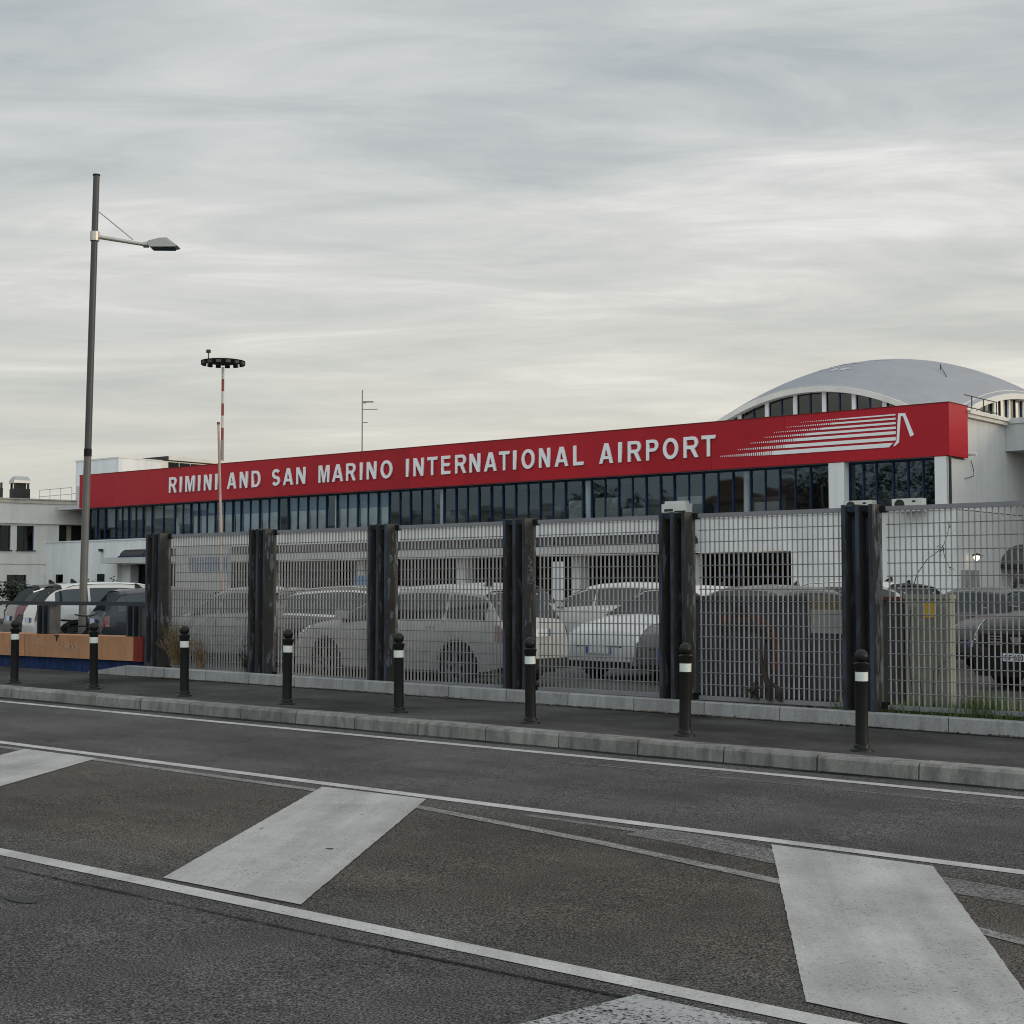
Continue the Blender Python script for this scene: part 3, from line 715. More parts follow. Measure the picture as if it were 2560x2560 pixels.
# ground floor shop front under the canopy
TB('interior_wall', 'inside', (-66, -26.7, 50.2, 50.4, Z0, 3.05)); TB('ceiling', 'inside', (-66, -26.7, 47.301, 50.2, 3.0, 3.05))
x = -66.0
while x < -27.0:
    xe = min(x + 1.5, -26.72)
    window_bay(x, xe, 47.9, 0.2, 2.99, T, 'glassdark', 2.2); x = xe
for xc in (-60.2, -54.2, -48.2, -42.2, -36.2, -30.9): TB('pier', 'white', (xc - .22, xc + .22, 47.02, 47.5, Z0, 2.999))
TB('reveal', 'white', (-66.0, -65.3, 47.301, 47.8, Z0, 2.999)); 
# long barrel awning on a grey beam
TB('awning_beam', 'canopyc', (-66.05, -30.5, 46.0, 46.98, 3.06, 3.36))
b = MB(); seg = 8
pts = [(46.02 + 0.48 - .48 * math.cos(math.pi * k / seg), 3.40 + .36 * math.sin(math.pi * k / seg)) for k in range(seg + 1)]
for xa in [-64.5 + 2.0 * k for k in range(17)]:
    MB().prism(pts, 'x', xa + .03, xa + 1.97).build('awning_bay', 'darkframe', T, 30)
TB('awning_edge', 'mull', (-64.55, -30.46, 45.985, 46.02, 3.361, 3.43))
# small square windows in the low wall
for xa in (-71.72, -67.96):
    TB('window', 'glassdark', (xa, xa + .86, 46.985, 46.999, 1.96, 2.56)); TB('window_reveal', 'cream', (xa - .02, xa + .22, 46.97, 46.984, 1.95, 2.57))
MB().tube([(-67.3, 46.93, 3.1), (-67.3, 46.93, 3.72)], .03, 6).build('wall_pipe', 'canopyc', T); MB().box(-67.4, -67.2, 46.8, 46.95, 3.72, 3.86).build('wall_lamp', 'darkframe', T)

# shell roof
SXC, SYC, SZ, K1, K2, SW, SLn = -28.6, 60.0, 11.37, 0.061, 0.0278, 5.3, 8.0
def shell_z(x, y): return SZ - K1 * (x - SXC) ** 2 - K2 * (y - SYC) ** 2
def shell_mesh(off, nx=28, ny=28):
    b = MB(); ov = 0.25
    P = [[(SXC + (SW + ov) * (2 * i / nx - 1), SYC + (SLn + ov) * (2 * j / ny - 1)) for i in range(nx + 1)] for j in range(ny + 1)]
    for j in range(ny + 1):
        for i in range(nx + 1): b.v.append((P[j][i][0], P[j][i][1], shell_z(*P[j][i]) + off))
    for j in range(ny):
        for i in range(nx): k = j * (nx + 1) + i; b.f.append((k, k + 1, k + nx + 2, k + nx + 1))
    return b
shell_mesh(0).build('shell_roof', 'shell', T, 60)
def rim(axis, sgn):
    b = MB(); n = 30; ov = 0.28
    for k in range(n + 1):
        u = 2 * k / n - 1
        if axis == 'y': x, y = SXC + (SW + ov) * u, SYC + sgn * (SLn + ov); inn = (x, y - sgn * .5)
        else: x, y = SXC + sgn * (SW + ov), SYC + (SLn + ov) * u; inn = (x - sgn * .5, y)
        z = shell_z(x, y)
        b.v += [(x, y, z + .02), (x, y, z - .2), (inn[0], inn[1], z - .2), (inn[0], inn[1], z + .1)]
    for k in range(n):
        for q in range(4):
            r_ = (q + 1) % 4; b.f.append((k * 4 + q, k * 4 + r_, k * 4 + 4 + r_, k * 4 + 4 + q))
    return b.build('shell_rim', 'cream', T, 40)
for ax, sg in (('y', -1), ('y', 1), ('x', 1), ('x', -1)): rim(ax, sg)
# clerestory under the front and side arches
def clerestory(ax, edges, plane, zlow):
    for ke, (a, c) in enumerate(edges):
        def top(u): return (shell_z(u, SYC - SLn) if ax == 'y' else shell_z(SXC + SW, u)) - .25
        if max(top(a), top(c)) < zlow + .1: continue
        n = 4; us = [a + .07 + (c - a - .14) * k / n for k in range(n + 1)]
        pt = lambda u, z, d: (u, plane + d, z) if ax == 'y' else (plane - d, u, z)
        f = MB()
        for u0, u1 in zip(us[:-1], us[1:]): f.hexa([pt(u0, max(top(u0), zlow), -.03), pt(u1, max(top(u1), zlow), -.03), pt(u1, max(top(u1), zlow), .03), pt(u0, max(top(u0), zlow), .03),
                                                   pt(u0, max(top(u0), zlow) + .06, -.03), pt(u1, max(top(u1), zlow) + .06, -.03), pt(u1, max(top(u1), zlow) + .06, .03), pt(u0, max(top(u0), zlow) + .06, .03)])
        for u in (us[0], us[2], us[4]):
            f.hexa([pt(u - .03, zlow, -.031), pt(u + .03, zlow, -.031), pt(u + .03, zlow, .031), pt(u - .03, zlow, .031), pt(u - .03, max(top(u), zlow), -.031), pt(u + .03, max(top(u), zlow), -.031), pt(u + .03, max(top(u), zlow), .031), pt(u - .03, max(top(u), zlow), .031)])
        fr = f.build('clerestory_window', 'mull', T)
        for u0, u1 in ((us[0], us[2]), (us[2], us[4])):
            p = [(u0 + .03, zlow), (u1 - .03, zlow), (u1 - .03, max(top(u1), zlow + .01)), ((u0 + u1) / 2, max(top((u0 + u1) / 2), zlow + .01)), (u0 + .03, max(top(u0), zlow + .01))]
            MB().poly([pt(u, z, .01) for u, z in p]).build('pane', 'glassarch' if ax == 'y' else 'glasslit', fr)
        for u in ((a, c) if ke == len(edges) - 1 else (a,)):
            zt_ = top(u) + .12
            if zt_ > zlow: q = [pt(u - .08, zlow, -.10), pt(u + .08, zlow, -.10), pt(u + .08, zlow, .08), pt(u - .08, zlow, .08)]; MB().hexa(q + [(x_, y_, zt_) for x_, y_, _ in q]).build('clerestory_post', 'white', T)
def arch_band(ax, plane, zlow):
    b = MB(); n = 24; W_ = SW if ax == 'y' else SLn; cc = SXC if ax == 'y' else SYC
    for k in range(n):
        u0, u1 = cc + W_ * (2 * k / n - 1), cc + W_ * (2 * (k + 1) / n - 1)
        tz = lambda u: (shell_z(u, SYC - SLn) if ax == 'y' else shell_z(SXC + SW, u))
        pt = lambda u, z, d: (u, plane + d, z) if ax == 'y' else (plane - d, u, z)
        b.hexa([pt(u0, tz(u0) - .19, -.06), pt(u1, tz(u1) - .19, -.06), pt(u1, tz(u1) - .19, .1), pt(u0, tz(u0) - .19, .1), pt(u0, tz(u0) - .02, -.06), pt(u1, tz(u1) - .02, -.06), pt(u1, tz(u1) - .02, .1), pt(u0, tz(u0) - .02, .1)])
    b.build('arch_band', 'cream', T)
arch_band('y', SYC - SLn, 0); arch_band('x', SXC + SW, 0)
clerestory('y', [(-33.04 + 1.251 * k, -33.04 + 1.251 * (k + 1)) for k in range(8)], SYC - SLn + .06, 7.45)
clerestory('x', [(52.2 + 1.5 * k, 52.2 + 1.5 * (k + 1)) for k in range(9)], SXC + SW - .06, 7.72)
TB('shell_drum', 'white', (SXC - SW + .1, SXC + SW - .1, SYC - SLn + .1, SYC + SLn - .1, 6.3, 7.44))
for nm, far in (('y', SYC + SLn - .2), ('x', SXC - SW + .2)):
    b = MB(); c0, hw_ = (SXC, SW) if nm == 'y' else (SYC, SLn)
    for k in range(24):
        u0, u1 = c0 + hw_ * (k / 12 - 1), c0 + hw_ * ((k + 1) / 12 - 1)
        P = lambda u, z, d: (u, far + d, z) if nm == 'y' else (far + d, u, z)
        zz = [(shell_z(u, far) if nm == 'y' else shell_z(far, u)) - .02 for u in (u0, u1)]
        b.hexa([P(u0, 7.3, 0), P(u1, 7.3, 0), P(u1, 7.3, .1), P(u0, 7.3, .1), P(u0, zz[0], 0), P(u1, zz[1], 0), P(u1, zz[1], .1), P(u0, zz[0], .1)])
    b.build('shell_end_wall', 'inside', T)
b = MB(); rp = random.Random(5)
for k in range(16):
    cx_, cy_ = -28.9 + rp.uniform(-1.3, 1.1), 55.3 + rp.uniform(-1.4, 1.4); w2, l2 = rp.uniform(.15, .5), rp.uniform(.06, .25)
    b.poly([(cx_ + w2 * math.cos(q) * rp.uniform(.7, 1.2), cy_ + l2 * math.sin(q) * rp.uniform(.7, 1.2), 0) for q in [2 * math.pi * u / 10 for u in range(10)]])
b.move(lambda x, y, z: (x, y, shell_z(x, y) + .012)); b.build('repair_patch', 'canopyc', T)
MB().tube([(-25.3, 56.4, shell_z(-25.3, 56.4)), (-25.3, 56.4, shell_z(-25.3, 56.4) + .22)], .02, 5).build('roof_anchor', 'darkframe', T)
MB().tube([(-25.3, 56.4, shell_z(-25.3, 56.4) + .14), (-24.7, 55.6, shell_z(-24.7, 55.6) + .03)], .015, 5).build('roof_cable', 'darkframe', T)
b = MB()
for zz in (7.95, 8.35):
    b.tube([(-21.4, 49.6, zz), (-21.4, 52.4, zz)], .018, 5)
for yy in (50.2, 51.2, 52.35): b.tube([(-21.4, yy, 7.74), (-21.4, yy, 8.36)], .02, 5)
b.build('roof_rail', 'darkframe', T)

# rear block with its roof slab (penthouse)
PH = thing('rooftop_block', 'pale plant-room block rising behind the red sign near the lamp post', 'building', (-75, 56, 6.2))
MB().box(-77.25, -73.03, 52, 55.0, 6.0, 9.29).build('wall', 'white', PH); MB().box(-77.2, -73.06, 55.001, 60.0, 6.0, 9.34).build('wall', 'cream', PH)
MB().box(-77.28, -73.0, 51.96, 55.03, 9.291, 9.36).build('coping', 'cream', PH)
MB().box(-76.0, -72.9, 55.4, 60.1, 9.40, 9.62).build('roof_slab', 'cream', PH); MB().box(-76.0, -72.9, 55.30, 55.398, 9.40, 9.62).build('roof_fascia', 'vent', PH)
for k in range(4): MB().box(-73.05, -73.0, 55.5 + .82 * k, 56.22 + .82 * k, 8.7, 9.28).build('window', 'glassdark', PH)

# ------------------------------------------------------------------ sign band
S = thing('airport_sign', 'long red sign band lettered RIMINI AND SAN MARINO INTERNATIONAL AIRPORT', 'sign', (-45, 47, 6.05))
SX0, SX1, SZ0, SZ1 = -69.45, -20.82, 6.055, 7.79
MB().box(SX0 + .02, SX1 - .012, 47.02, 48.45, SZ0 + .01, SZ1 - .01).build('box', 'red', S)
npan = 16; pw = (SX1 - SX0) / npan
for k in range(npan):
    a = SX0 + k * pw
    g = MB().box(-pw / 2 + .0015, pw / 2 - .0015, -.008, .008, -(SZ1 - SZ0) / 2, (SZ1 - SZ0) / 2)
    o = g.build('panel', 'red', S, None, True)
    o.location = (a + pw / 2 + 45, 47.0 - 47, (SZ0 + SZ1) / 2 - 6.05); o.rotation_euler = (R(random.uniform(-.16, .16)), 0, R(random.uniform(-.12, .12)))
MB().box(SX1 - .011, SX1 + .004, 46.99, 48.47, SZ0, SZ1).build('end_panel', 'red', S)
MB().box(SX0 - .02, SX1 + .02, 46.975, 48.5, SZ1 + .001, SZ1 + .03).build('top_trim', 'redcap', S)

def arc(cx, cz, rx, rz, a0, a1, n=10): return [(cx + rx * math.cos(R(a0 + (a1 - a0) * k / n)), cz + rz * math.sin(R(a0 + (a1 - a0) * k / n))) for k in range(n + 1)]
def stroke(path, s):
    L_, R_ = [], []
    for k, p in enumerate(path):
        q0, q1 = path[max(k - 1, 0)], path[min(k + 1, len(path) - 1)]
        dx, dz = q1[0] - q0[0], q1[1] - q0[1]; l = math.hypot(dx, dz) or 1
        nx, nz = -dz / l * s / 2, dx / l * s / 2; L_.append((p[0] + nx, p[1] + nz)); R_.append((p[0] - nx, p[1] - nz))
    return L_ + R_[::-1]
def glyph(ch, w, h, s):
    if ch == 'I': return [[(0, 0), (w, 0), (w, h), (0, h)]]
    if ch == 'L': return [[(0, 0), (w, 0), (w, s), (s, s), (s, h), (0, h)]]
    if ch == 'T': return [[(w / 2 - s / 2, 0), (w / 2 + s / 2, 0), (w / 2 + s / 2, h - s), (w, h - s), (w, h), (0, h), (0, h - s), (w / 2 - s / 2, h - s)]]
    if ch == 'E': return [[(0, 0), (w, 0), (w, s), (s, s), (s, h / 2 - s * .4), (w * .92, h / 2 - s * .4), (w * .92, h / 2 + s * .6), (s, h / 2 + s * .6), (s, h - s), (w * .97, h - s), (w * .97, h), (0, h)]]
    if ch == 'N': return [[(0, 0), (s, 0), (s, h - 2.1 * s), (w - s * 1.1, 0), (w, 0), (w, h), (w - s, h), (w - s, 2.1 * s), (s * 1.1, h), (0, h)]]
    if ch == 'M': return [[(0, 0), (s, 0), (s, h * .78), (w / 2 - .45 * s, 0), (w / 2 + .45 * s, 0), (w - s, h * .78), (w - s, 0), (w, 0), (w, h), (w - 1.45 * s, h), (w / 2, h * .30), (1.45 * s, h), (0, h)]]
    if ch == 'A':
        c = 1.12 * s; m = (w / 2 - .62 * s) / h; zb = .21 * h; zt = zb + .85 * s; top = (w / 2 - c) / m
        return [[(0, 0), (c, 0), (c + m * zb, zb), (w - c - m * zb, zb), (w - c, 0), (w, 0), (w / 2 + .62 * s, h), (w / 2 - .62 * s, h)],
                [(c + m * zt, zt), (w - c - m * zt, zt), (w / 2, min(top, h * .86))]]
    if ch == 'O': return [arc(w / 2, h / 2, w / 2, h / 2 + .01, 0, 360, 32)[:-1], arc(w / 2, h / 2, w / 2 - s, h / 2 - s * .92, 0, 360, 32)[:-1]]
    if ch == 'D':
        return [[(0, 0)] + arc(w - h * .38, h / 2, h * .38, h / 2, -90, 90, 16) + [(0, h)],
                [(s, s * .95)] + arc(w - h * .38, h / 2, h * .38 - s, h / 2 - s * .95, -90, 90, 16) + [(s, h - s * .95)]]
    if ch in 'PR':
        hb = .42 * h; r_ = (h - hb) / 2; ro = r_ * .95
        out_ = arc(w - ro, (h + hb) / 2, ro, r_, 90, -90, 14)
        if ch == 'P': o = [(0, 0), (0, h)] + out_ + [(s, hb), (s, 0)]
        else: o = [(0, 0), (0, h)] + [(x - .04 * w, z) for x, z in out_[:-2]] + [(w * .72, hb + .01), (w, 0), (w - s * 1.2, 0), (w * .46, hb - .01), (s, hb - .01), (s, 0)]
        dx = 0 if ch == 'P' else -.04 * w
        return [o, [(s, h - s * .9)] + [(x + dx, z) for x, z in arc(w - ro, (h + hb) / 2, ro - s, r_ - s * .9, 90, -90, 12)] + [(s, hb + s * .9)]]
    if ch == 'S':
        r1 = (h - s) / 4; a = (w - s) / 2; cx = w / 2
        p = arc(cx, h - s / 2 - r1, a * .96, r1, 25, 90, 6) + arc(cx, h - s / 2 - r1, a * .96, r1, 90, 255, 12)[1:]
        p += arc(cx, s / 2 + r1, a, r1, 75, -90, 12) + arc(cx, s / 2 + r1, a, r1, -90, -155, 6)[1:]
        return [stroke(p, s)]
def flat_curve(name, polys, ext, m, parent, origin):
    cu_ = bpy.data.curves.new(name, 'CURVE'); cu_.dimensions = '2D'; cu_.fill_mode = 'BOTH'; cu_.extrude = ext
    for p in polys:
        sp = cu_.splines.new('POLY'); sp.points.add(len(p) - 1); sp.use_cyclic_u = True
        for q, (x, z) in zip(sp.points, p): q.co = (x, z, 0, 1)
    tmp = bpy.data.objects.new('tmp', cu_); COL.objects.link(tmp)
    me = bpy.data.meshes.new_from_object(tmp.evaluated_get(bpy.context.evaluated_depsgraph_get()))
    bpy.data.objects.remove(tmp)
    me.transform(Matrix.Rotation(R(90), 4, 'X')); me.materials.clear(); me.materials.append(M[m] if isinstance(m, str) else m)
    o = bpy.data.objects.new(name, me); COL.objects.link(o); o.parent = parent
    o.location = wm(parent).inverted() @ Vector(origin)
    return o
WORDS = [('RIMINI', [(-61.71, -61.11), (-60.86, -60.71), (-60.41, -59.70), (-59.43, -59.28), (-58.97, -58.42), (-58.12, -57.97)]),
         ('AND', [(-57.22, -56.55), (-56.29, -55.73), (-55.43, -54.83)]), ('SAN', [(-53.98, -53.45), (-53.21, -52.53), (-52.3, -51.71)]),
         ('MARINO', [(-50.81, -50.12), (-49.92, -49.22), (-49.02, -48.42), (-48.15, -48.0), (-47.72, -47.14), (-46.86, -46.17)]),
         ('INTERNATIONAL', [(-45.33, -45.18), (-44.88, -44.30), (-44.07, -43.51), (-43.27, -42.77), (-42.48, -41.87), (-41.68, -41.11), (-40.88, -40.2), (-40.07, -39.53), (-39.33, -39.17), (-38.88, -38.22), (-37.98, -37.43), (-37.18, -36.51), (-36.26, -35.77)]),
         ('AIRPORT', [(-34.99, -34.33), (-34.09, -33.93), (-33.64, -33.02), (-32.79, -32.25), (-32.03, -31.36), (-31.11, -30.46), (-30.32, -29.74)])]
for wd, spans in WORDS:
    for ch, (a, c) in zip(wd, spans): flat_curve('letter', glyph(ch, c - a, .775, .134), .03, 'letter', S, (a, 46.955, 6.545))
# speed-line emblem
yE = 46.975
rows = [(-26.27, 7.50, -24.72, 7.545, 7.50), (-26.83, 7.37, -25.04, 7.42, 7.36), (-27.34, 7.22, -25.42, 7.275, 7.205), (-27.72, 7.07, -26.01, 7.125, 7.045), (-28.3, 6.90, -26.5, 6.97, 6.87), (-28.83, 6.70, -26.9, 6.775, 6.66), (-29.57, 6.48, -27.35, 6.585, 6.445)]
for k, (xl, zl_, xs_, zt_, zb2) in enumerate(rows):
    xr = -22.68; hh = (zt_ - zb2)
    pts = [(xs_, zb2), (xr if k < 6 else xr - .25, zb2), (xr if k < 6 else xr - .1, zt_), (xs_, zt_)]
    flat_curve('stripe', [pts], .012, 'letter', S, (0, yE, 0))
    n = int((xs_ - xl) / 0.085)
    for j in range(n):
        f_ = (j + .5) / n; x = xl + (xs_ - xl) * f_; ht = hh * (.35 + .65 * f_); zc_ = (zt_ + zb2) / 2; wd = .018 + .035 * f_
        MB().box(x - wd / 2, x + wd / 2, yE - .01, yE + .01, zc_ - ht / 2, zc_ + ht / 2).build('dash', 'letter', S)
flat_curve('tail_fin', [[(-22.77, 6.485), (-22.74, 6.455), (-22.57, 6.58), (-22.49, 7.455), (-22.41, 7.455), (-22.16, 6.75), (-22.03, 6.80), (-22.34, 7.55), (-22.585, 7.555), (-22.655, 6.64)]], .012, 'letter', S, (0, yE, 0))

# ------------------------------------------------------------------ air conditioners
def ac_unit(label, x0, x1, zt, h, kind):
    t = thing('air_conditioner', label, 'air conditioner', (x0, 46.4, zt - h), 0, 'air conditioners on the terminal wall')
    MB().box(x0, x1, 46.3, 46.68, zt - h, zt).build('casing', 'ac', t)
    wd = x1 - x0
    if kind == 'fan':
        cx = x0 + wd * .26; MB().lathe([(0, -.012), (.05, -.012), (.06, -.004), (.17, -.004), (.18, 0)], 20, (cx, 46.298, zt - h / 2), 'y').build('fan_grille', 'vent', t)
        MB().box(x1 - .32, x1 - .2, 46.294, 46.299, zt - .13, zt - .07).build('badge', 'vent', t)
    else:
        MB().box(x0 + .1, x1 - .1, 46.36, 46.64, zt, zt + .1).build('top_fan_cowl', 'ac', t)
        for zz in (zt - .28, zt - .40): MB().box(x0 + .12, x0 + wd * .46, 46.292, 46.299, zz, zz + .09).build('louvre', 'vent', t)
        MB().box(x0 + wd * .52, x1 - .04, 46.292, 46.299, zt - h + .1, zt - .26).build('side_grille', 'vent', t)
    MB().box(x0 + .06, x1 - .06, 46.3, 46.94, zt - h - .025, zt - h - .001).build('bracket', 'canopyc', t)
ac_unit('boxy cooling unit with a top fan peeping over a fence post', -31.67, -30.58, 4.83, .95, 'box')
ac_unit('white outdoor cooling unit over the peeling post, dark square on its corner', -24.29, -23.26, 4.66, .40, 'fan')
ac_unit('white outdoor cooling unit with a round fan below the airport emblem', -22.53, -21.5, 4.66, .40, 'fan')

# ------------------------------------------------------------------ side wing (cream, two storeys)
D = Vector((0.27, 0.963, 0)).normalized(); NO = Vector((D.y, -D.x, 0))
WG = thing('side_wing', 'cream two-storey wing with dark windows joined to the terminal end', 'building', (-72.48, 47.0, 0.2), math.atan2(D.y, D.x))
def WB(name, m, s0, s1, t0, t1, z0, z1, parent=None):   # s along the facade, t out from it
    return MB().box(s0, s1, -t1, -t0, z0 - .2, z1 - .2).build(name, m, parent or WG, None, True)
def rect_holes(name, m, s0, s1, z0, z1, holes, th=.3):
    xs = sorted({s0, s1} | {h[0] for h in holes} | {h[1] for h in holes}); zs = sorted({z0, z1} | {h[2] for h in holes} | {h[3] for h in holes})
    b = MB()
    for a, c in zip(xs[:-1], xs[1:]):
        for d, e_ in zip(zs[:-1], zs[1:]):
            mx_, mz = (a + c) / 2, (d + e_) / 2
            if any(h[0] < mx_ < h[1] and h[2] < mz < h[3] for h in holes): continue
            b.box(a, c, 0, th, d - .2, e_ - .2)
    return b.build(name, m, WG, None, True)
HO = [(-1.59, -.67, 3.87, 5.19), (-2.88, -1.92, 3.87, 5.19), (-4.2, -3.25, 3.87, 5.19), (-2.09, -1.04, 1.4, 2.54), (-4.2, -3.1, 1.4, 2.54)]
rect_holes('wall', 'cream', -14, .64, .1, 5.30, HO)
for h in HO:
    f = WB('window_frame', 'darkframe', h[0], h[0] + .05, -.2, -.12, h[2], h[3])
    WB('window_frame', 'darkframe', (h[0] + h[1]) / 2 - .03, (h[0] + h[1]) / 2 + .03, -.2, -.12, h[2], h[3])
    WB('window_frame', 'mull', h[1] - .05, h[1], -.2, -.12, h[2], h[3])
    WB('pane', 'glassdark', h[0], h[1], -.19, -.18, h[2], h[3]); WB('window_sill', 'darkframe', h[0] - .05, h[1] + .08, -.1, .09, h[2] - .05, h[2] - .001)
WB('interior', 'inside', -13.9, .5, -1.6, -1.5, .2, 5.2)
WB('recess_wall', 'yell', .64, 3.2, -.75, -.5, .1, 5.30)
for a, c in ((.80, 1.24), (1.52, 2.1)): WB('window', 'darkframe', a, c, -.499, -.47, 4.2, 5.26)
WB('pilaster', 'white', .58, .68, -.3, .02, .1, 5.299)
WB('soffit_band', 'cream', -14, 2.6, -.6, .12, 5.301, 5.40)
WB('parapet', 'cream', -14, 2.4, -.3, .08, 5.401, 6.40)
WB('cornice', 'cornice', -14, 2.45, -.3, .14, 6.401, 6.52); WB('cornice', 'cornice', -14, 2.45, -.3, .10, 6.521, 6.60); WB('cornice', 'cornice', -14, 2.45, -.3, .16, 6.601, 6.66)
WB('string_course', 'cornice', -14, .57, 0.001, .02, 3.10, 3.14)
WB('roof_deck', 'canopyc', -14, 2.4, -9, -.301, 6.0, 6.45)
MB().tube([(-.10, -.05, .2), (-.10, -.05, 2.4)], .03, 6).build('drain_pipe', 'cream', WG, None, True)
b = MB()
for z in (6.9, 7.28):
    b.tube([(-77.9, 50, z + .26), (-74.6, 50, z + .28)], .018, 5)
for xx in (-77.9, -76.82, -75.74, -74.64): b.tube([(xx, 50, 6.3), (xx, 50, 7.55)], .02, 5)
b.tube([(-79.5, 50, 6.95), (-77.9, 50, 6.98)], .018, 5); b.tube([(-74.6, 50, 7.2), (-72.9, 50, 7.22)], .018, 5)
rg = thing('roof_railing', 'thin metal guard railing on the roof of the cream wing', 'railing', (-76.3, 50, 6.3)); b.build('rails', 'metal', rg)
def vent(label, s, t_, wd, top):
    p = Vector((-72.48, 47, 0)) + D * s + NO * t_
    v = thing('roof_vent', label, 'roof vent', (p.x, p.y, 6.45), WG.rotation_euler.z)
    h = wd / 2
    MB().box(-h, h, -h, h, 0, .75).build('base', 'vent', v, None, True)
    for sx_ in (-1, 1):
        for sy_ in (-1, 1): MB().box(sx_ * h * .8 - .05, sx_ * h * .8 + .05, sy_ * h * .8 - .05, sy_ * h * .8 + .05, .751, 1.05).build('leg', 'vent', v, None, True)
    MB().box(-h * .6, h * .6, -h * .6, h * .6, .751, 1.04).build('core', 'vent', v, None, True)
    if top:
        c = MB(); pr = [(h * 1.08, 1.051), (h * 1.05, 1.2), (h * .75, 1.42)]
        for (r0, z0), (r1, z1) in zip(pr[:-1], pr[1:]): c.hexa([(-r0, -r0, z0), (r0, -r0, z0), (r0, r0, z0), (-r0, r0, z0), (-r1, -r1, z1), (r1, -r1, z1), (r1, r1, z1), (-r1, r1, z1)])
        c.build('cowl', 'metal', v, None, True)
vent('dark roof vent with a pale metal cowl on the cream wing', -1.3, -.6, .86, True)
vent('dark roof vent without a cowl at the edge of the photo', -2.65, -.6, .7, False)

# ------------------------------------------------------------------ street lamp
LP = thing('street_lamp', 'tall grey street lamp post with one arm and wedge-shaped head', 'street lamp', (-25.9, 17.6, 0.2))
MB().tube([(-25.90, 17.62, .2), (-25.69, 17.55, 3.96), (-25.66, 17.54, 4.3)], [.078, .072, .07], 14).build('lower_pole', 'pole', LP, 60)
MB().tube([(-25.66, 17.54, 4.30), (-25.33, 17.42, 9.80)], [.068, .062], 14).build('upper_pole', 'poleD', LP, 60)
MB().tube([(-25.655, 17.537, 4.27), (-25.65, 17.535, 4.42)], .076, 14).build('collar_ring', 'plastic', LP, 60)
MB().tube([(-25.33, 17.42, 9.80), (-25.328, 17.42, 9.83)], .072, 14).build('cap', 'plastic', LP, 60)
A0, A1 = Vector((-25.40, 17.45, 8.61)), Vector((-24.62, 18.09, 8.44))
MB().tube([A0 + Vector((0, 0, -.09)), A0 + Vector((0, 0, .09))], .092, 12).build('clamp', 'lampmetal', LP, 60)
MB().tube([A0, A1], [.042, .036], 10).build('arm', 'lampmetal', LP, 60)
MB().tube([(-25.31, 17.46, 9.10), (-24.80, 17.92, 8.54)], .014, 6).build('strut', 'lampmetal', LP, 60)
ad = Vector((A1 - A0)); ad.z = 0; ad.normalize(); an = Vector((-ad.y, ad.x, 0))
MB().tube([A1 - ad * .04, A1 + ad * .06], .06, 10).build('knuckle', 'metal', LP, 60)
hp = [(.04, .02), (.07, .06), (.30, .115), (.44, .12), (.66, -.05), (.60, -.07), (.10, -.06)]
b = MB()
for sgn, sc2 in ((-1, 1), (1, 1)):
    for l, z in hp:
        half = .16 * (0.55 + .45 * min(1, l / .3)) * (0.72 if z > .1 else 1.0)
        p = A1 + ad * l + an * sgn * half; b.v.append((p.x, p.y, A1.z + z))
n = len(hp); b.f = [tuple(range(n)), tuple(range(2 * n - 1, n - 1, -1))] + [(k, (k + 1) % n, n + (k + 1) % n, n + k) for k in range(n)]
b.build('lamp_head', 'lampgrey', LP)
MB().hexa([tuple(A1 + ad * l + an * s_ + Vector((0, 0, z))) for z in (-.10, -.086) for l, s_ in ((.14, -.1), (.58, -.12), (.58, .12), (.14, .1))]).build('lens', 'glassdark', LP)

# ------------------------------------------------------------------ floodlight mast, antenna, thin pole
mb_ = (-110.508, 90.03, .2)
MT = thing('floodlight_mast', 'tall red and white banded floodlight mast beyond the terminal roof', 'mast', mb_)
bands = [(21.34, 22.47, 'mastw'), (20.20, 21.34, 'mastr'), (19.07, 20.20, 'mastw'), (17.94, 19.07, 'mastr'), (16.80, 17.94, 'mastw'), (15.66, 16.80, 'mastr'), (.2, 15.66, 'mastg')]
for z0, z1, m in bands:
    rr = .13 if m != 'mastg' else .16
    MB().lathe([(0, z0), (rr, z0), (rr, z1 - .004), (0, z1 - .004)], 12, (mb_[0], mb_[1], 0)).build('pole_section', m, MT, 50)
zt = 22.84
MB().lathe([(0, zt - .25), (.3, zt - .2), (2.0, zt + .10), (2.05, zt + .17), (1.9, zt + .2), (0, zt + .34)], 20, (mb_[0], mb_[1], 0)).build('head_frame', 'vent', MT, 40)
for k in range(14):
    a = 2 * math.pi * k / 14; cx, cy = mb_[0] + 1.9 * math.cos(a), mb_[1] + 1.9 * math.sin(a)
    b = MB().box(-.22, .22, -.12, .12, -.24, .02); b.move(lambda x, y, z: (cx + x * -math.sin(a) + y * math.cos(a), cy + x * math.cos(a) + y * math.sin(a), zt + .05 + z)); b.build('floodlight', 'cabm', MT)
q = (-111.552, 89.153); MB().tube([(q[0], q[1], zt + .3), (q[0], q[1], zt + 1.2)], .05, 5).build('beacon_stem', 'vent', MT); MB().box(q[0] - .15, q[0] + .15, q[1] - .15, q[1] + .15, zt + .95, zt + 1.25).build('beacon', 'vent', MT)
ab = (-79.044, 77.269, .2)
AN = thing('radio_antenna', 'thin grey radio antenna pole with short crossbars beyond the sign', 'antenna', ab)
MB().tube([ab, (ab[0], ab[1], 16.31)], .05, 6).build('pole', 'mastg', AN)
MB().tube([(-79.044, 77.269, 15.45), (-78.424, 77.79, 15.45)], 0.06, 5).build('crossbar', 'mastg', AN)
MB().tube([(-79.044, 77.269, 15.36), (-78.823, 77.455, 15.36)], 0.03, 5).build('crossbar', 'mastg', AN)
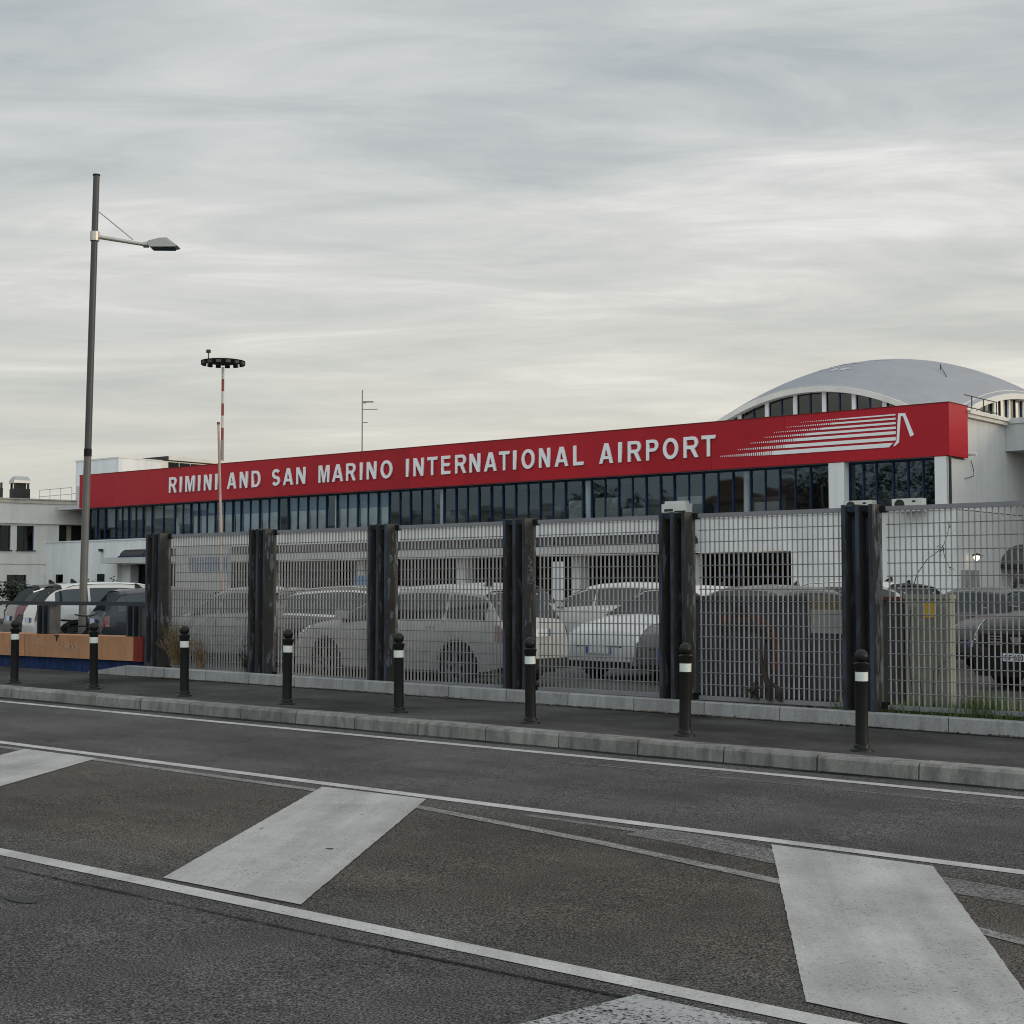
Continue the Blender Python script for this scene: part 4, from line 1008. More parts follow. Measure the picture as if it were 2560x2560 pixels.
MB().tube([(-79.0, 77.306, 14.9), (-78.202, 77.976, 14.9)], 0.03, 5).build('crossbar', 'mastg', AN)
MB().tube([(-79.067, 77.25, 13.94), (-78.734, 77.529, 13.94)], 0.03, 5).build('crossbar', 'mastg', AN)
p0_, p1_ = (-35.448, 28.999, .2), (-35.611, 28.862, 6.577)
TP = thing('thin_pole', 'thin leaning faded red and white pole rising in front of the sign', 'pole', p0_)
MB().tube([p0_, p1_], [.05, .036], 8).build('pole', 'pink', TP, 60)
MB().tube([p1_, (p1_[0], p1_[1], p1_[2] + .07)], .048, 8).build('cap', 'mastr', TP, 60)

# ------------------------------------------------------------------ utility cabinets behind the fence
def cab(label, x0, x1, y0, y1, h, m, rz=0.0):
    t = thing('utility_cabinet', label, 'cabinet', ((x0 + x1) / 2, (y0 + y1) / 2, .2), rz, 'utility cabinets behind the fence')
    w_, d_ = (x1 - x0) / 2, (y1 - y0) / 2
    MB().box(-w_, w_, -d_, d_, .06, h - .04).build('body', m, t, None, True)
    MB().box(-w_ + .03, w_ - .03, -d_ + .03, d_ - .03, 0, .059).build('base', 'plinth' if False else 'kerb', t, None, True)
    n = max(1, round((x1 - x0) / .62)); 
    for k in range(n):
        a = -w_ + .03 + (2 * w_ - .06) * k / n; c = -w_ + .03 + (2 * w_ - .06) * (k + 1) / n
        MB().box(a + .008, c - .008, -d_ - .012, -d_ - .001, .12, h - .12).build('door', m, t, None, True)
    return t, w_, d_
c, w_, d_ = cab('wide dark blue-grey cabinet sprayed with rust-red graffiti', -10.65, -9.0, 16.2, 16.75, 1.33, 'cabd')
MB().box(-w_ - .02, w_ + .02, -d_ - .03, d_ + .02, 1.291, 1.34).build('lid', 'cabm', c, None, True)
y_ = -d_ - .014
gp = [(-.40, 1.03), (-.2, 1.08), (.05, 1.09), (.25, 1.04), (.36, .93), (.40, .78), (.39, .45)]
rb = ribbon(gp, .085, 'y', y_); rb.build('graffiti', 'rust', c, None, True)
ribbon([(x - .05, z - .12) for x, z in gp[:-1]], .10, 'y', y_ - .0015).build('graffiti_outline', 'ink', c, None, True)
ribbon([(-.2, 1.14), (.02, 1.15)], .13, 'y', y_ - .003).build('graffiti_outline', 'ink', c, None, True)
c, w_, d_ = cab('narrow ochre-topped cabinet carrying a plain grey plate', -8.98, -8.2, 16.2, 16.75, 1.33, 'cabd')
MB().box(-w_, w_, -d_ - .02, -d_ - .013, 1.08, 1.30).build('ochre_board', 'cabo', c, None, True)
MB().box(-w_ + .05, w_ - .1, -d_ - .03, -d_ - .021, .90, 1.18).build('plate', 'grplate', c, None, True)
c, w_, d_ = cab('dark grey cabinet with a rusty top edge beside the beige cabinet', -8.18, -7.76, 16.3, 16.8, 1.33, 'cabm')
MB().box(-w_ - .01, w_ + .01, -d_ - .02, d_ + .01, 1.291, 1.335).build('lid', 'rust', c, None, True)
c, w_, d_ = cab('beige concrete cabinet with a small yellow label', -7.74, -7.20, 16.2, 16.34, 1.35, 'cabb')
MB().box(-w_ - .012, w_ + .012, -d_ - .02, d_ + .01, 1.311, 1.36).build('lid', 'cabb', c, None, True)
MB().box(-.02, .09, -d_ - .022, -d_ - .013, 1.10, 1.28).build('label', 'yellow', c, None, True)

# ------------------------------------------------------------------ cars
def interp(tab, x):
    if x <= tab[0][0]: return tab[0][1]
    for (a, u), (c, v) in zip(tab[:-1], tab[1:]):
        if x <= c: return u + (v - u) * (x - a) / (c - a)
    return tab[-1][1]
KIND = {
 'hatch': dict(L=4.1, W=1.76, H=1.49, wb=(.78, 3.32), r=.315,
   top=[(0, .60), (.03, .80), (.07, .93), (.16, 1.05), (.28, 1.24), (.42, 1.385), (.60, 1.43), (1.1, 1.475), (1.6, 1.49), (2.05, 1.465), (2.35, 1.40), (2.75, 1.20), (3.12, 1.005), (3.3, .965), (3.7, .88), (3.95, .76), (4.06, .64), (4.1, .50)],
   belt=[(0, .95), (1.0, .96), (3.2, .90), (4.1, .85)], rear=(.12, .44), wind=(2.36, 3.10), side=(.34, 3.02), pil=(1.02, 2.02)),
 'suv': dict(L=4.45, W=1.84, H=1.60, wb=(.86, 3.55), r=.35,
   top=[(0, .72), (.03, .95), (.07, 1.06), (.17, 1.18), (.32, 1.38), (.46, 1.49), (.65, 1.545), (1.2, 1.59), (1.8, 1.60), (2.3, 1.575), (2.6, 1.515), (3.0, 1.35), (3.38, 1.13), (3.6, 1.09), (4.05, 1.01), (4.28, .90), (4.40, .76), (4.45, .55)],
   belt=[(0, 1.08), (1.0, 1.08), (3.4, 1.02), (4.45, .97)], rear=(.13, .47), wind=(2.62, 3.36), side=(.42, 3.26), pil=(1.12, 2.25)),
 'estate': dict(L=4.65, W=1.82, H=1.50, wb=(.95, 3.68), r=.33,
   top=[(0, .62), (.03, .84), (.07, .98), (.18, 1.08), (.38, 1.28), (.56, 1.40), (.8, 1.435), (1.6, 1.485), (2.2, 1.50), (2.6, 1.475), (2.9, 1.41), (3.3, 1.19), (3.66, .99), (3.85, .95), (4.25, .88), (4.5, .78), (4.61, .66), (4.65, .52)],
   belt=[(0, .98), (1.0, .98), (3.7, .92), (4.65, .86)], rear=(.16, .58), wind=(2.92, 3.64), side=(.55, 3.55), pil=(1.32, 2.50)),
}
def car(label, kind, paint_m, loc, head, cladding=False, rails=False, plate='', roofbox=False, arch_rows=True, tail='taillight', lower=None, group='cars in the airport car park', cat='car', emblem=False, stretch=1.0, chrome=False):
    K = dict(KIND[kind]); q_ = stretch
    if q_ != 1.0:
        K['L'] *= q_; K['top'] = [(x * q_, z) for x, z in K['top']]; K['belt'] = [(x * q_, z) for x, z in K['belt']]
        for k_ in ('wb', 'rear', 'wind', 'side', 'pil'): K[k_] = tuple(x * q_ for x in K[k_])
    L, W, H, wb, r = K['L'], K['W'], K['H'], K['wb'], K['r']
    t = thing('parked_car', label, cat, loc, head, group)
    cx = L / 2; ra = r + .055
    def zl(x):
        z = .24 + (.10 * max(0, 1 - x / .35) if x < .35 else 0) 
        for q in wb:
            d = abs(x - q)
            if d < ra: z = max(z, r + math.sqrt(ra * ra - d * d))
        return z
    def hw(x):
        u = abs(x - cx) / cx
        return W / 2 * (1 - .16 * u ** 5 - .015 * u * u)
    def sec(x):
        w_ = hw(x); a = zl(x); zt = interp(K['top'], x); zb = min(interp(K['belt'], x), zt - .015)
        g = max(0, min(1, (zt - zb) / (H - interp(K['belt'], cx))))
        z1 = max(a + .02, min(.46, zb - .1)); z2 = max(z1 + .02, min(.70, zb - .06)); z3 = max(z2 + .01, zb - .05)
        wr = w_ * (.93 - .19 * g); zr_ = zt - .012 - .065 * g
        return [(w_ * .93, a), (w_ * .99, z1), (w_, z2), (w_ * .985, z3), (w_ * .955, zb), (wr, max(zb + .002, zr_)), (wr * .80, zt), (0, zt + .025)]
    xs = sorted({p[0] for p in K['top']} | {wb[0] + ra * math.cos(R(a)) for a in range(0, 181, 20)} | {wb[1] + ra * math.cos(R(a)) for a in range(0, 181, 20)} | {L * k / 30 for k in range(31)})
    xs = [x for k, x in enumerate(xs) if k == 0 or x - xs[k - 1] > .012]
    b = MB()
    for x in xs:
        s_ = sec(x); ring = [(x - cx, y, z) for y, z in s_] + [(x - cx, -y, z) for y, z in s_[-2::-1]]
        b.v += ring
    n = 15
    for k in range(len(xs) - 1):
        for q in range(n - 1): b.f.append((k * n + q, k * n + q + 1, (k + 1) * n + q + 1, (k + 1) * n + q))
    b.f.append(tuple(range(n))); b.f.append(tuple(range((len(xs) - 1) * n, len(xs) * n)))
    b.build('body', paint_m, t, 38, True)
    def S_(x, tt):
        s_ = sec(x); k = min(6, int(tt)); f_ = tt - k; (y0, z0), (y1, z1) = s_[k], s_[k + 1]
        return Vector((x - cx, y0 + (y1 - y0) * f_, z0 + (z1 - z0) * f_))
    def patch(name, m, x0, x1, t0, t1, nx=8, ntt=3, off=.006, sides=(1, -1), corner=None):
        b = MB()
        for sd_ in sides:
            i0 = len(b.v)
            for i in range(nx + 1):
                x = x0 + (x1 - x0) * i / nx
                for j in range(ntt + 1):
                    ta = t0(x) if callable(t0) else t0; tb_ = t1(x) if callable(t1) else t1
                    q = ta + (tb_ - ta) * j / ntt
                    p = S_(x, q); e_ = .01
                    dx = S_(min(x + e_, L), q) - S_(max(x - e_, 0), q); dt = S_(x, min(q + e_, 6.99)) - S_(x, max(q - e_, 0))
                    nn_ = dx.cross(dt)
                    if nn_.length > 1e-9: nn_.normalize()
                    if nn_.y < 0 and q < 5: nn_ = -nn_
                    if q >= 5 and nn_.z < 0: nn_ = -nn_
                    p = p + nn_ * off
                    b.v.append((p.x, p.y * sd_, p.z))
            for i in range(nx):
                for j in range(ntt): k = i0 + i * (ntt + 1) + j; b.f.append((k, k + 1, k + ntt + 2, k + ntt + 1))
        return b.build(name, m, t, 50, True)
    # side glass between the pillars
    edges = [K['side'][0]] + list(K['pil']) + [K['side'][1]]
    for k in range(len(edges) - 1):
        a = edges[k] + (.025 if k else .0); c = edges[k + 1] - (.025 if k < len(edges) - 2 else 0)
        for sd_ in (1, -1): patch('side_window', 'cglass', a, c, 4.10, 4.92, 8, 2, .006, (sd_,))
    if chrome:
        for sd_ in (1, -1):
            patch('window_trim', 'chrome', K['side'][0], K['side'][1], 4.0, 4.09, 16, 1, .010, (sd_,))
            patch('window_trim', 'chrome', K['side'][0], K['side'][1], 4.93, 5.03, 16, 1, .010, (sd_,))
    patch('windscreen', 'cglass', K['wind'][0], K['wind'][1], 5.06, 6.999, 6, 5, .006)
    patch('rear_window', 'cglass', K['rear'][0], K['rear'][1], 5.10, 6.999, 5, 5, .006)
    patch('tail_light', tail, .015, .17 if kind == 'hatch' else .3, 1.95 if kind == 'hatch' else 2.6, 3.1 if kind == 'hatch' else 4.0, 6, 3, .012, (1,)); patch('tail_light', tail, .015, .17 if kind == 'hatch' else .3, 1.95 if kind == 'hatch' else 2.6, 3.1 if kind == 'hatch' else 4.0, 6, 3, .012, (-1,))
    for sd_ in (1, -1): patch('head_light', 'headlight', L - .50, L - .04, 2.4 if kind == 'suv' else 3.0, 5.0, 6, 4, .008, (sd_,))
    zt0 = interp(K['top'], .0)
    MB().box(-cx - .02, -cx + .3, -hw(.05) * .9, hw(.05) * .9, .26, .42).build('rear_bumper_trim', 'plastic', t, None, True)
    MB().box(cx - .25, cx + .008, -hw(L) * .92, hw(L) * .92, .20, .30).build('front_bumper_trim', 'plastic', t, None, True)
    MB().box(cx - .12, cx - .004 if kind != 'suv' else cx + .006, -.48, .48, .34, .54 if kind != 'suv' else .60).build('grille', 'plastic', t, None, True)
    MB().box(-L / 2 + .25, L / 2 - .25, -W / 2 + .14, W / 2 - .14, .19, .72).build('underbody', 'tyre', t, None, True)
    for fx, face in ((-cx - .012, -1), (cx + .012, 1)):
        zp = .74 if face < 0 else .42
        pl = MB().box(fx - .008, fx + .008, -.26, .26, zp, zp + .11).build('number_plate', 'plate', t, None, True)
        for sy_ in (-1, 1): MB().box(fx - .0095, fx + .0095, sy_ * .24 - .021, sy_ * .24 + .021, zp + .001, zp + .109).build('plate_band', 'plateb', pl, None, True)
    for q in wb:
        for sd_ in (1, -1):
            yw = sd_ * (W / 2 - .115); hh = sd_ * .1
            wl = MB().lathe([(r * .62, -.1), (r * .93, -.1), (r, -.07), (r, .07), (r * .93, .1), (r * .62, .1), (r * .62, -.1)], 22, (q - cx, yw, r), 'y').build('wheel', 'tyre', t, 40, True)
            rm = MB(); rm.lathe([(0, 0), (r * .14, 0), (r * .16, -.02 * sd_), (0.001, -.02 * sd_)], 12, (q - cx, yw + sd_ * .075, r), 'y')
            rm.lathe([(r * .55, -.04), (r * .66, .02), (r * .66, -.05)], 22, (q - cx, yw + sd_ * .085, r), 'y')
            for k in range(5):
                a = 2 * math.pi * k / 5 + .3; ca_, sa_ = math.cos(a), math.sin(a)
                g_ = MB().box(r * .1, r * .62, -.008, .012, -.032, .032)
                g_.move(lambda x, y, z: (q - cx + x * ca_ - z * sa_, yw + sd_ * .08 + y, r + x * sa_ + z * ca_)); i = len(rm.v); rm.v += g_.v; rm.f += [tuple(i + u for u in f_) for f_ in g_.f]
            o = rm.build('rim', 'rim', None, 40); o.parent = wl
            if cladding:
                c_ = MB()
                for k in range(14):
                    a0, a1 = math.pi * k / 14, math.pi * (k + 1) / 14
                    P = lambda a, rr, y: (q - cx + rr * math.cos(a), y, r + rr * math.sin(a))
                    ya, yb = sd_ * (W / 2 - .06), sd_ * (W / 2 + .012)
                    c_.hexa([P(a0, ra - .02, ya), P(a1, ra - .02, ya), P(a1, ra + .06, ya), P(a0, ra + .06, ya), P(a0, ra - .02, yb), P(a1, ra - .02, yb), P(a1, ra + .06, yb), P(a0, ra + .06, yb)])
                c_.build('arch_trim', 'plastic', t, 40, True)
    if cladding:
        for sd_ in (1, -1): patch('sill_trim', 'plastic', wb[0] + ra + .05, wb[1] - ra - .05, 0.0, 1.0, 6, 2, .01, (sd_,))
    for sd_ in (1, -1):
        xm = K['wind'][1] - .22
        MB().hexa([(xm - cx - .06, sd_ * (W / 2 - .05), 1.0 * H / 1.49 - .02), (xm - cx + .10, sd_ * (W / 2 - .05), 1.0 * H / 1.49 - .02), (xm - cx + .07, sd_ * (W / 2 + .15), 1.0 * H / 1.49), (xm - cx - .06, sd_ * (W / 2 + .15), 1.0 * H / 1.49),
                   (xm - cx - .06, sd_ * (W / 2 - .03), 1.0 * H / 1.49 + .09), (xm - cx + .05, sd_ * (W / 2 - .03), 1.0 * H / 1.49 + .09), (xm - cx + .03, sd_ * (W / 2 + .14), 1.0 * H / 1.49 + .12), (xm - cx - .06, sd_ * (W / 2 + .14), 1.0 * H / 1.49 + .12)]).build('wing_mirror', paint_m, t, 50, True)
        for xd in (K['pil'][0] + .12, K['pil'][1] + .12):
            p = S_(xd, 3.0); MB().box(p.x, p.x + .2, sd_ * p.y - .012, sd_ * p.y + .016, p.z - .035, p.z - .005).build('door_handle', paint_m if not cladding else 'plastic', t, None, True)
        for xd in K['pil']:
            b = MB()
            for q0, q1 in ((1.2, 2.0), (2.0, 3.0), (3.0, 4.0)):
                pa, pb = S_(xd, q0), S_(xd, q1); b.hexa([(pa.x - .004, sd_ * (pa.y - .01), pa.z), (pa.x + .004, sd_ * (pa.y - .01), pa.z), (pa.x + .004, sd_ * (pa.y + .0035), pa.z), (pa.x - .004, sd_ * (pa.y + .0035), pa.z),
                                                           (pb.x - .004, sd_ * (pb.y - .01), pb.z), (pb.x + .004, sd_ * (pb.y - .01), pb.z), (pb.x + .004, sd_ * (pb.y + .0035), pb.z), (pb.x - .004, sd_ * (pb.y + .0035), pb.z)])
            b.build('door_gap', 'ink', t, None, True)
    if rails:
        for sd_ in (1, -1):
            pts = []
            for k in range(9):
                x = K['side'][0] + .15 + (K['wind'][0] - K['side'][0] - .2) * k / 8; p = S_(x, 5.15); pts.append((p.x, sd_ * p.y, p.z + (.045 if 0 < k < 8 else .0)))
            MB().tube(pts, .016, 6).build('roof_rail', 'chrome', t, 50, True)
    patch('spoiler', paint_m if kind == 'hatch' else 'plastic', K['rear'][1] - .02, K['rear'][1] + .10, 5.0, 6.999, 3, 4, .02)
    p = S_(K['rear'][1] + .5, 6.9); MB().hexa([(p.x - .09, -.03, p.z), (p.x + .07, -.03, p.z), (p.x + .07, .03, p.z), (p.x - .09, .03, p.z), (p.x - .09, -.008, p.z + .09), (p.x - .05, -.008, p.z + .09), (p.x - .05, .008, p.z + .09), (p.x - .09, .008, p.z + .09)]).build('roof_fin', 'plastic', t, None, True)
    if roofbox:
        bx = MB(); pr = [(-1.0, .0, .62), (-.96, .22, .6), (-.5, .34, .6), (.4, .34, .58), (.95, .12, .5), (1.0, .0, .45)]
        for (xa, ha, wa), (xb, hb, wb_) in zip(pr[:-1], pr[1:]):
            bx.hexa([(xa, -wa / 2 - .06, H + .10), (xb, -wb_ / 2 - .06, H + .10), (xb, wb_ / 2 + .06, H + .10), (xa, wa / 2 + .06, H + .10), (xa, -wa / 2, H + .101 + ha), (xb, -wb_ / 2, H + .101 + hb), (xb, wb_ / 2, H + .101 + hb), (xa, wa / 2, H + .101 + ha)])
        bx.build('roof_box', 'plastic', t, 40, True)
    if emblem:
        MB().poly([(cx + .02, -.10, .76), (cx + .02, .10, .76), (cx + .02, .07, .69), (cx + .02, 0, .64), (cx + .02, -.07, .69)]).build('emblem', 'chrome', t, None, True)
        MB().box(cx - .1, cx + .012, -.62, .62, .62, .80).build('grille', 'plastic', t, None, True)
        for k in range(4):
            for sd_ in (1, -1): MB().box(cx + .012, cx + .018, sd_ * .34 - .12, sd_ * .34 + .12, .64 + .04 * k, .652 + .04 * k).build('grille_bar', 'chrome', t, None, True)
    return t
def hang(hx, hy): return math.atan2(hy, hx)
def place(rear_or_front, hx, hy, L, lateral=0.0, front=False):
    """centre of a car whose rear (or front) middle point is given"""
    l = math.hypot(hx, hy); hx, hy = hx / l, hy / l; s_ = -1 if front else 1
    return (rear_or_front[0] + s_ * hx * L / 2 - hy * lateral, rear_or_front[1] + s_ * hy * L / 2 + hx * lateral, .2)
A = (.386, .925)
def lot_car(*a, **k): return car(*a, **k)
rt = Vector((A[1], -A[0], 0)); hd = Vector((A[0], A[1], 0))
wr_ = Vector((-28.98, 18.37, 0))          # white crossover: middle of its tail
def ctr(p, L): return (p.x + hd.x * L / 2, p.y + hd.y * L / 2, .2)
lot_car('white crossover with black wheel arches parked behind the street lamp', 'suv', P_white, ctr(wr_, 4.45), hang(*A), cladding=True, rails=True)
lot_car('dark grey crossover with silver window trim cut off by the photo edge', 'suv', P_grey, ctr(wr_ - rt * 2.5, 4.45), hang(*A), chrome=True)
lot_car('small slate hatchback with a pale parking card beside the end fence post', 'hatch', P_navy, ctr(Vector((-26.80, 18.50, 0)), 4.1), hang(*A))
lot_car('silver hatchback behind the dry weeds below the white information board', 'hatch', P_silver, (-23.2, 19.7, .2), R(174))
lot_car('dark grey estate car with chrome window trim and red tail light', 'estate', P_mid, (-18.6, 18.75, .2), R(-4), rails=True, chrome=True, tail='taillightb')
lot_car('pale grey hatchback parked close along the fence with cream sunlit tail', 'hatch', P_cream, (-16.25, 17.3, .2), R(180), stretch=1.09)
lot_car('white hatchback parked nose-in behind the scribbled post', 'hatch', P_white, (-14.29, 21.43, .2), hang(-.09, -1))
lot_car('dark grey hatchback nose-in just behind the post with the boxy cooling unit above', 'hatch', P_mid, (-12.49, 20.83, .2), hang(-.09, -1))
lot_car('white crossover whose curved roof rises above the beige cabinet', 'suv', P_white, (-14.4, 26.9, .2), R(176), rails=True)
lot_car('grey far crossover with dark glass seen past the sunlit roofs', 'suv', P_mid, (-17.5, 34.0, .2), R(186))
lot_car('dark grey hatchback with red tail lights beyond the beige cabinet', 'hatch', P_mid, (-13.4, 31.6, .2), hang(-.9, .45))
lot_car('dark slate car with glassy windscreen behind the black crossover', 'hatch', P_grey, (-10.35, 27.9, .2), hang(-.3, -.95))
lot_car('black crossover with chrome grille bars nose-in by the grass verge', 'suv', P_black, (-7.75, 23.0, .2), hang(-.24, -.97), emblem=True)
lot_car('dark car carrying a black roof box near the terminal corner', 'hatch', P_black, (-13.3, 36.0, .2), hang(-.7, -.7), roofbox=True)
lot_car('white crossover further back behind the pale windscreens', 'suv', P_white, (-20.4, 28.0, .2), R(182))
lot_car('white van-like crossover in the middle row behind the estate car', 'suv', P_cream, (-24.0, 27.0, .2), R(182))
# number plate lettering of the black crossover
blk = next(o for o in bpy.data.objects if str(o.get('label', '')).startswith('black crossover'))
fc = bpy.data.curves.new('plate_text', 'FONT'); fc.body = 'GF 620 P'; fc.size = .105; fc.align_x = 'CENTER'; fc.offset = .0015; fc.extrude = .001
tmp = bpy.data.objects.new('tmp', fc); COL.objects.link(tmp)
me = bpy.data.meshes.new_from_object(tmp.evaluated_get(bpy.context.evaluated_depsgraph_get())); bpy.data.objects.remove(tmp)
me.transform(Matrix.Rotation(R(90), 4, 'Z') @ Matrix.Rotation(R(90), 4, 'X')); me.materials.clear(); me.materials.append(M['ink'])
pt = bpy.data.objects.new('plate_text', me); COL.objects.link(pt)
pl = [o for o in blk.children if o.name.startswith('number_plate')][-1]
pt.parent = pl; pt.location = (KIND['suv']['L'] / 2 + .0225, 0, .438)

# ------------------------------------------------------------------ boards and small signs by the terminal
IB = thing('information_board', 'large white information board with blue band near the terminal', 'board', (-55.3, 44, .2))
MB().box(-57.27, -53.4, 44, 44.08, 1.62, 3.72).build('panel', 'boardw', IB)
MB().box(-56.3, -53.6, 43.985, 43.999, 2.55, 3.2).build('blue_band', 'boardb', IB)
for k in range(2): MB().box(-57 + 3.2 * k, -56.88 + 3.2 * k, 44.02, 44.10, .2, 1.619).build('leg', 'cabm', IB)
MB().box(-53.55, -53.44, 43.985, 43.999, 1.9, 3.6).build('blue_strip', 'boardb', IB)
PS = thing('upright_notice', 'pale upright notice on a blue foot by the shop front', 'sign', (-31.6, 40, .2))
MB().box(-31.78, -31.36, 40, 40.05, 1.0, 2.62).build('panel', 'plate', PS); MB().box(-31.7, -31.44, 40.0, 40.05, .2, .999).build('foot', 'signblue', PS)
BS = thing('blue_parking_sign', 'small blue square sign on a pole beside the third fence post', 'sign', (-26.6, 26, .2))
MB().box(-26.8, -26.45, 26, 26.02, 1.6, 2.0).build('plate', 'signblue', BS); MB().tube([(-26.62, 26.04, .2), (-26.62, 26.04, 2.0)], .03, 6).build('pole', 'mastg', BS)
# ---- wall lamp, grey box and small vaulted canopy on the sunlit side wall
WL = thing('wall_light', 'lit globe lamp on a bracket above the grey wall box', 'wall lamp', (-20.72, 49.3, 2.8))
MB().tube([(-20.72, 49.3, 2.82), (-20.5, 48.6, 2.82), (-20.45, 48.25, 2.78)], .025, 6).build('bracket', 'metal', WL, 60)
pr = [(.095 * math.sin(math.pi * k / 10), -.095 * math.cos(math.pi * k / 10)) for k in range(11)]
MB().lathe(pr, 14, (-20.45, 48.17, 2.74)).build('globe', 'glow', WL, 60)
MB().lathe([(0, .145), (.14, .1), (.15, .05)], 14, (-20.45, 48.17, 2.74)).build('hood', 'vent', WL, 60)
GB = thing('wall_box', 'grey metal box fixed to the sunlit side wall', 'box', (-20.7, 48.0, 1.7))
MB().box(-20.719, -20.55, 47.55, 48.6, 1.55, 2.32).build('case', 'grplate', GB); MB().box(-20.549, -20.54, 47.6, 48.55, 1.6, 2.27).build('door', 'grplate', GB)
CN = thing('vaulted_canopy', 'small grey vaulted canopy on the side wall near the lamp', 'canopy', (-20.0, 52.5, 2.6))
pts = [(50.8 + 2.2 - 2.2 * math.cos(math.pi * k / 10), 2.55 + .75 * math.sin(math.pi * k / 10)) for k in range(11)]
MB().prism(pts, 'x', -20.7, -18.6).build('vault', 'cabm', CN, 30); MB().box(-20.7, -18.5, 50.72, 55.3, 2.42, 2.548).build('edge_beam', 'darkframe', CN)

# ------------------------------------------------------------------ plants
def blade(b, x, y, z, h, lean, wd, az):
    dx, dy = math.cos(az), math.sin(az); px_, py_ = -dy * wd / 2, dx * wd / 2
    m_ = (x + dx * lean * .35, y + dy * lean * .35, z + h * .6); e_ = (x + dx * lean, y + dy * lean, z + h)
    i = len(b.v); b.v += [(x - px_, y - py_, z), (x + px_, y + py_, z), (m_[0] + px_ * .8, m_[1] + py_ * .8, m_[2]), (m_[0] - px_ * .8, m_[1] - py_ * .8, m_[2]), e_]
    b.f += [(i, i + 1, i + 2, i + 3), (i + 3, i + 2, i + 4)]
def leaf(b, p, s_, tilt=1.0):
    a = random.uniform(0, 6.28); t_ = Vector((math.cos(a), math.sin(a), random.uniform(-.8, .5) * tilt)).normalized(); u = t_.cross(Vector((random.uniform(-.5, .5), random.uniform(-.5, .5), 1))).normalized()
    i = len(b.v); P = Vector(p)
    b.v += [tuple(P), tuple(P + t_ * s_ * .5 + u * s_ * .25), tuple(P + t_ * s_), tuple(P + t_ * s_ * .5 - u * s_ * .25)]; b.f.append((i, i + 1, i + 2, i + 3))
b = MB()
for k in range(9000):
    x = random.uniform(-8.1, -3.0); y = 15.12 + abs(random.gauss(0, .42)); z = .2
    patchy = .55 + .45 * math.sin(x * 5.1) * math.sin(x * 2.3 + 1)
    blade(b, x, y, z, random.uniform(.06, .34) * patchy + .06, random.uniform(.02, .16), random.uniform(.006, .014), random.uniform(0, 6.28))
tag(b.build('grass', 'leaf'), kind='stuff')
b = MB()
for k in range(700):
    x = random.uniform(-20.3, -8.2); blade(b, x, 15.3 + abs(random.gauss(0, .25)), .2, random.uniform(.03, .16), random.uniform(.02, .12), .01, random.uniform(0, 6.28))
tag(b.build('fence_foot_grass', 'leafd'), kind='stuff')
def weed(label, x, y, z, n, h, spread, m, leaves, ls):
    t = thing('weed', label, 'weed', (x, y, z)); b = MB(); lf = MB()
    for k in range(n):
        a = random.uniform(0, 6.28); r_ = random.uniform(0, spread); hh = h * random.uniform(.4, 1)
        p0 = Vector((x + random.uniform(-.05, .05), y + random.uniform(-.05, .05), z)); p2 = Vector((x + r_ * math.cos(a), y + .45 * r_ * math.sin(a), z + hh)); p1 = (p0 + p2) / 2 + Vector((random.uniform(-.05, .05), 0, hh * .1))
        b.tube([p0, p1, p2], [.005, .004, .002], 4, False)
        for q in range(leaves):
            f_ = random.uniform(.35, 1); p = p0.lerp(p2, f_) + Vector((random.uniform(-.04, .04), random.uniform(-.04, .04), random.uniform(-.02, .03))); leaf(lf, p, ls * random.uniform(.5, 1.2))
            if q % 3 == 0: b.tube([p0.lerp(p2, f_ * .9), p], [.003, .0015], 3, False)
    b.build('stems', m if m != 'leafd' else 'bark', t); lf.build('leaves', m, t)
    return t
weed('tall dry straw-coloured weed spreading at the end fence post', -19.55, 15.05, .44, 70, .74, .52, 'dry', 16, .032)
weed('low dry weed clump between the straw weed and the second post', -19.0, 15.1, .42, 26, .5, .45, 'dry', 12, .03)
weed('small dark green weed against the fence beside the second post', -17.95, 15.1, .36, 12, .45, .16, 'leafd', 14, .045)
weed('dark green weed rooted below the burnt climber stem', -9.08, 15.14, .36, 9, .26, .16, 'leafd', 12, .05)
weed('sparse green weed at the foot of the grating behind the pale grey hatchback', -13.1, 15.35, .2, 16, .4, .25, 'leaf', 14, .04)
VS = thing('burnt_climber', 'thick dark dead climber stem twisted through the grating', 'climber', (-8.95, 15.2, .3))
MB().tube([(-8.90, 15.14, .36), (-8.91, 15.15, .52), (-8.97, 15.16, .66), (-9.01, 15.17, .80), (-9.035, 15.18, .95)], [.04, .036, .032, .024, .008], 7).build('stem', 'bark', VS, 60)
MB().tube([(-8.97, 15.16, .64), (-8.955, 15.16, .80), (-8.965, 15.17, 1.0)], [.026, .022, .012], 6).build('stem', 'bark', VS, 60)
MB().tube([(-8.77, 15.15, .36), (-8.775, 15.15, .46), (-8.80, 15.16, .50), (-8.86, 15.16, .55)], [.036, .04, .028, .016], 7).build('stem', 'bark', VS, 60)
VN = thing('bare_vine', 'thin bare vine climbing the grating in front of the beige cabinet', 'vine', (-7.2, 15.26, .3))
def vine(pts, r0):
    MB().tube(pts, [r0 * (1 - .6 * k / (len(pts) - 1)) for k in range(len(pts))], 5).build('stem', 'bark', VN, 60)
vine([(-7.19, 15.24, .40), (-7.21, 15.23, .62), (-7.24, 15.235, .95), (-7.21, 15.23, 1.35), (-7.18, 15.235, 1.64), (-7.13, 15.23, 1.78), (-7.02, 15.235, 1.93), (-6.89, 15.23, 2.02), (-6.83, 15.235, 2.08), (-6.78, 15.23, 2.20)], .007)
vine([(-7.09, 15.24, .38), (-7.11, 15.23, .63), (-7.14, 15.235, .81), (-7.15, 15.23, .95)], .006)
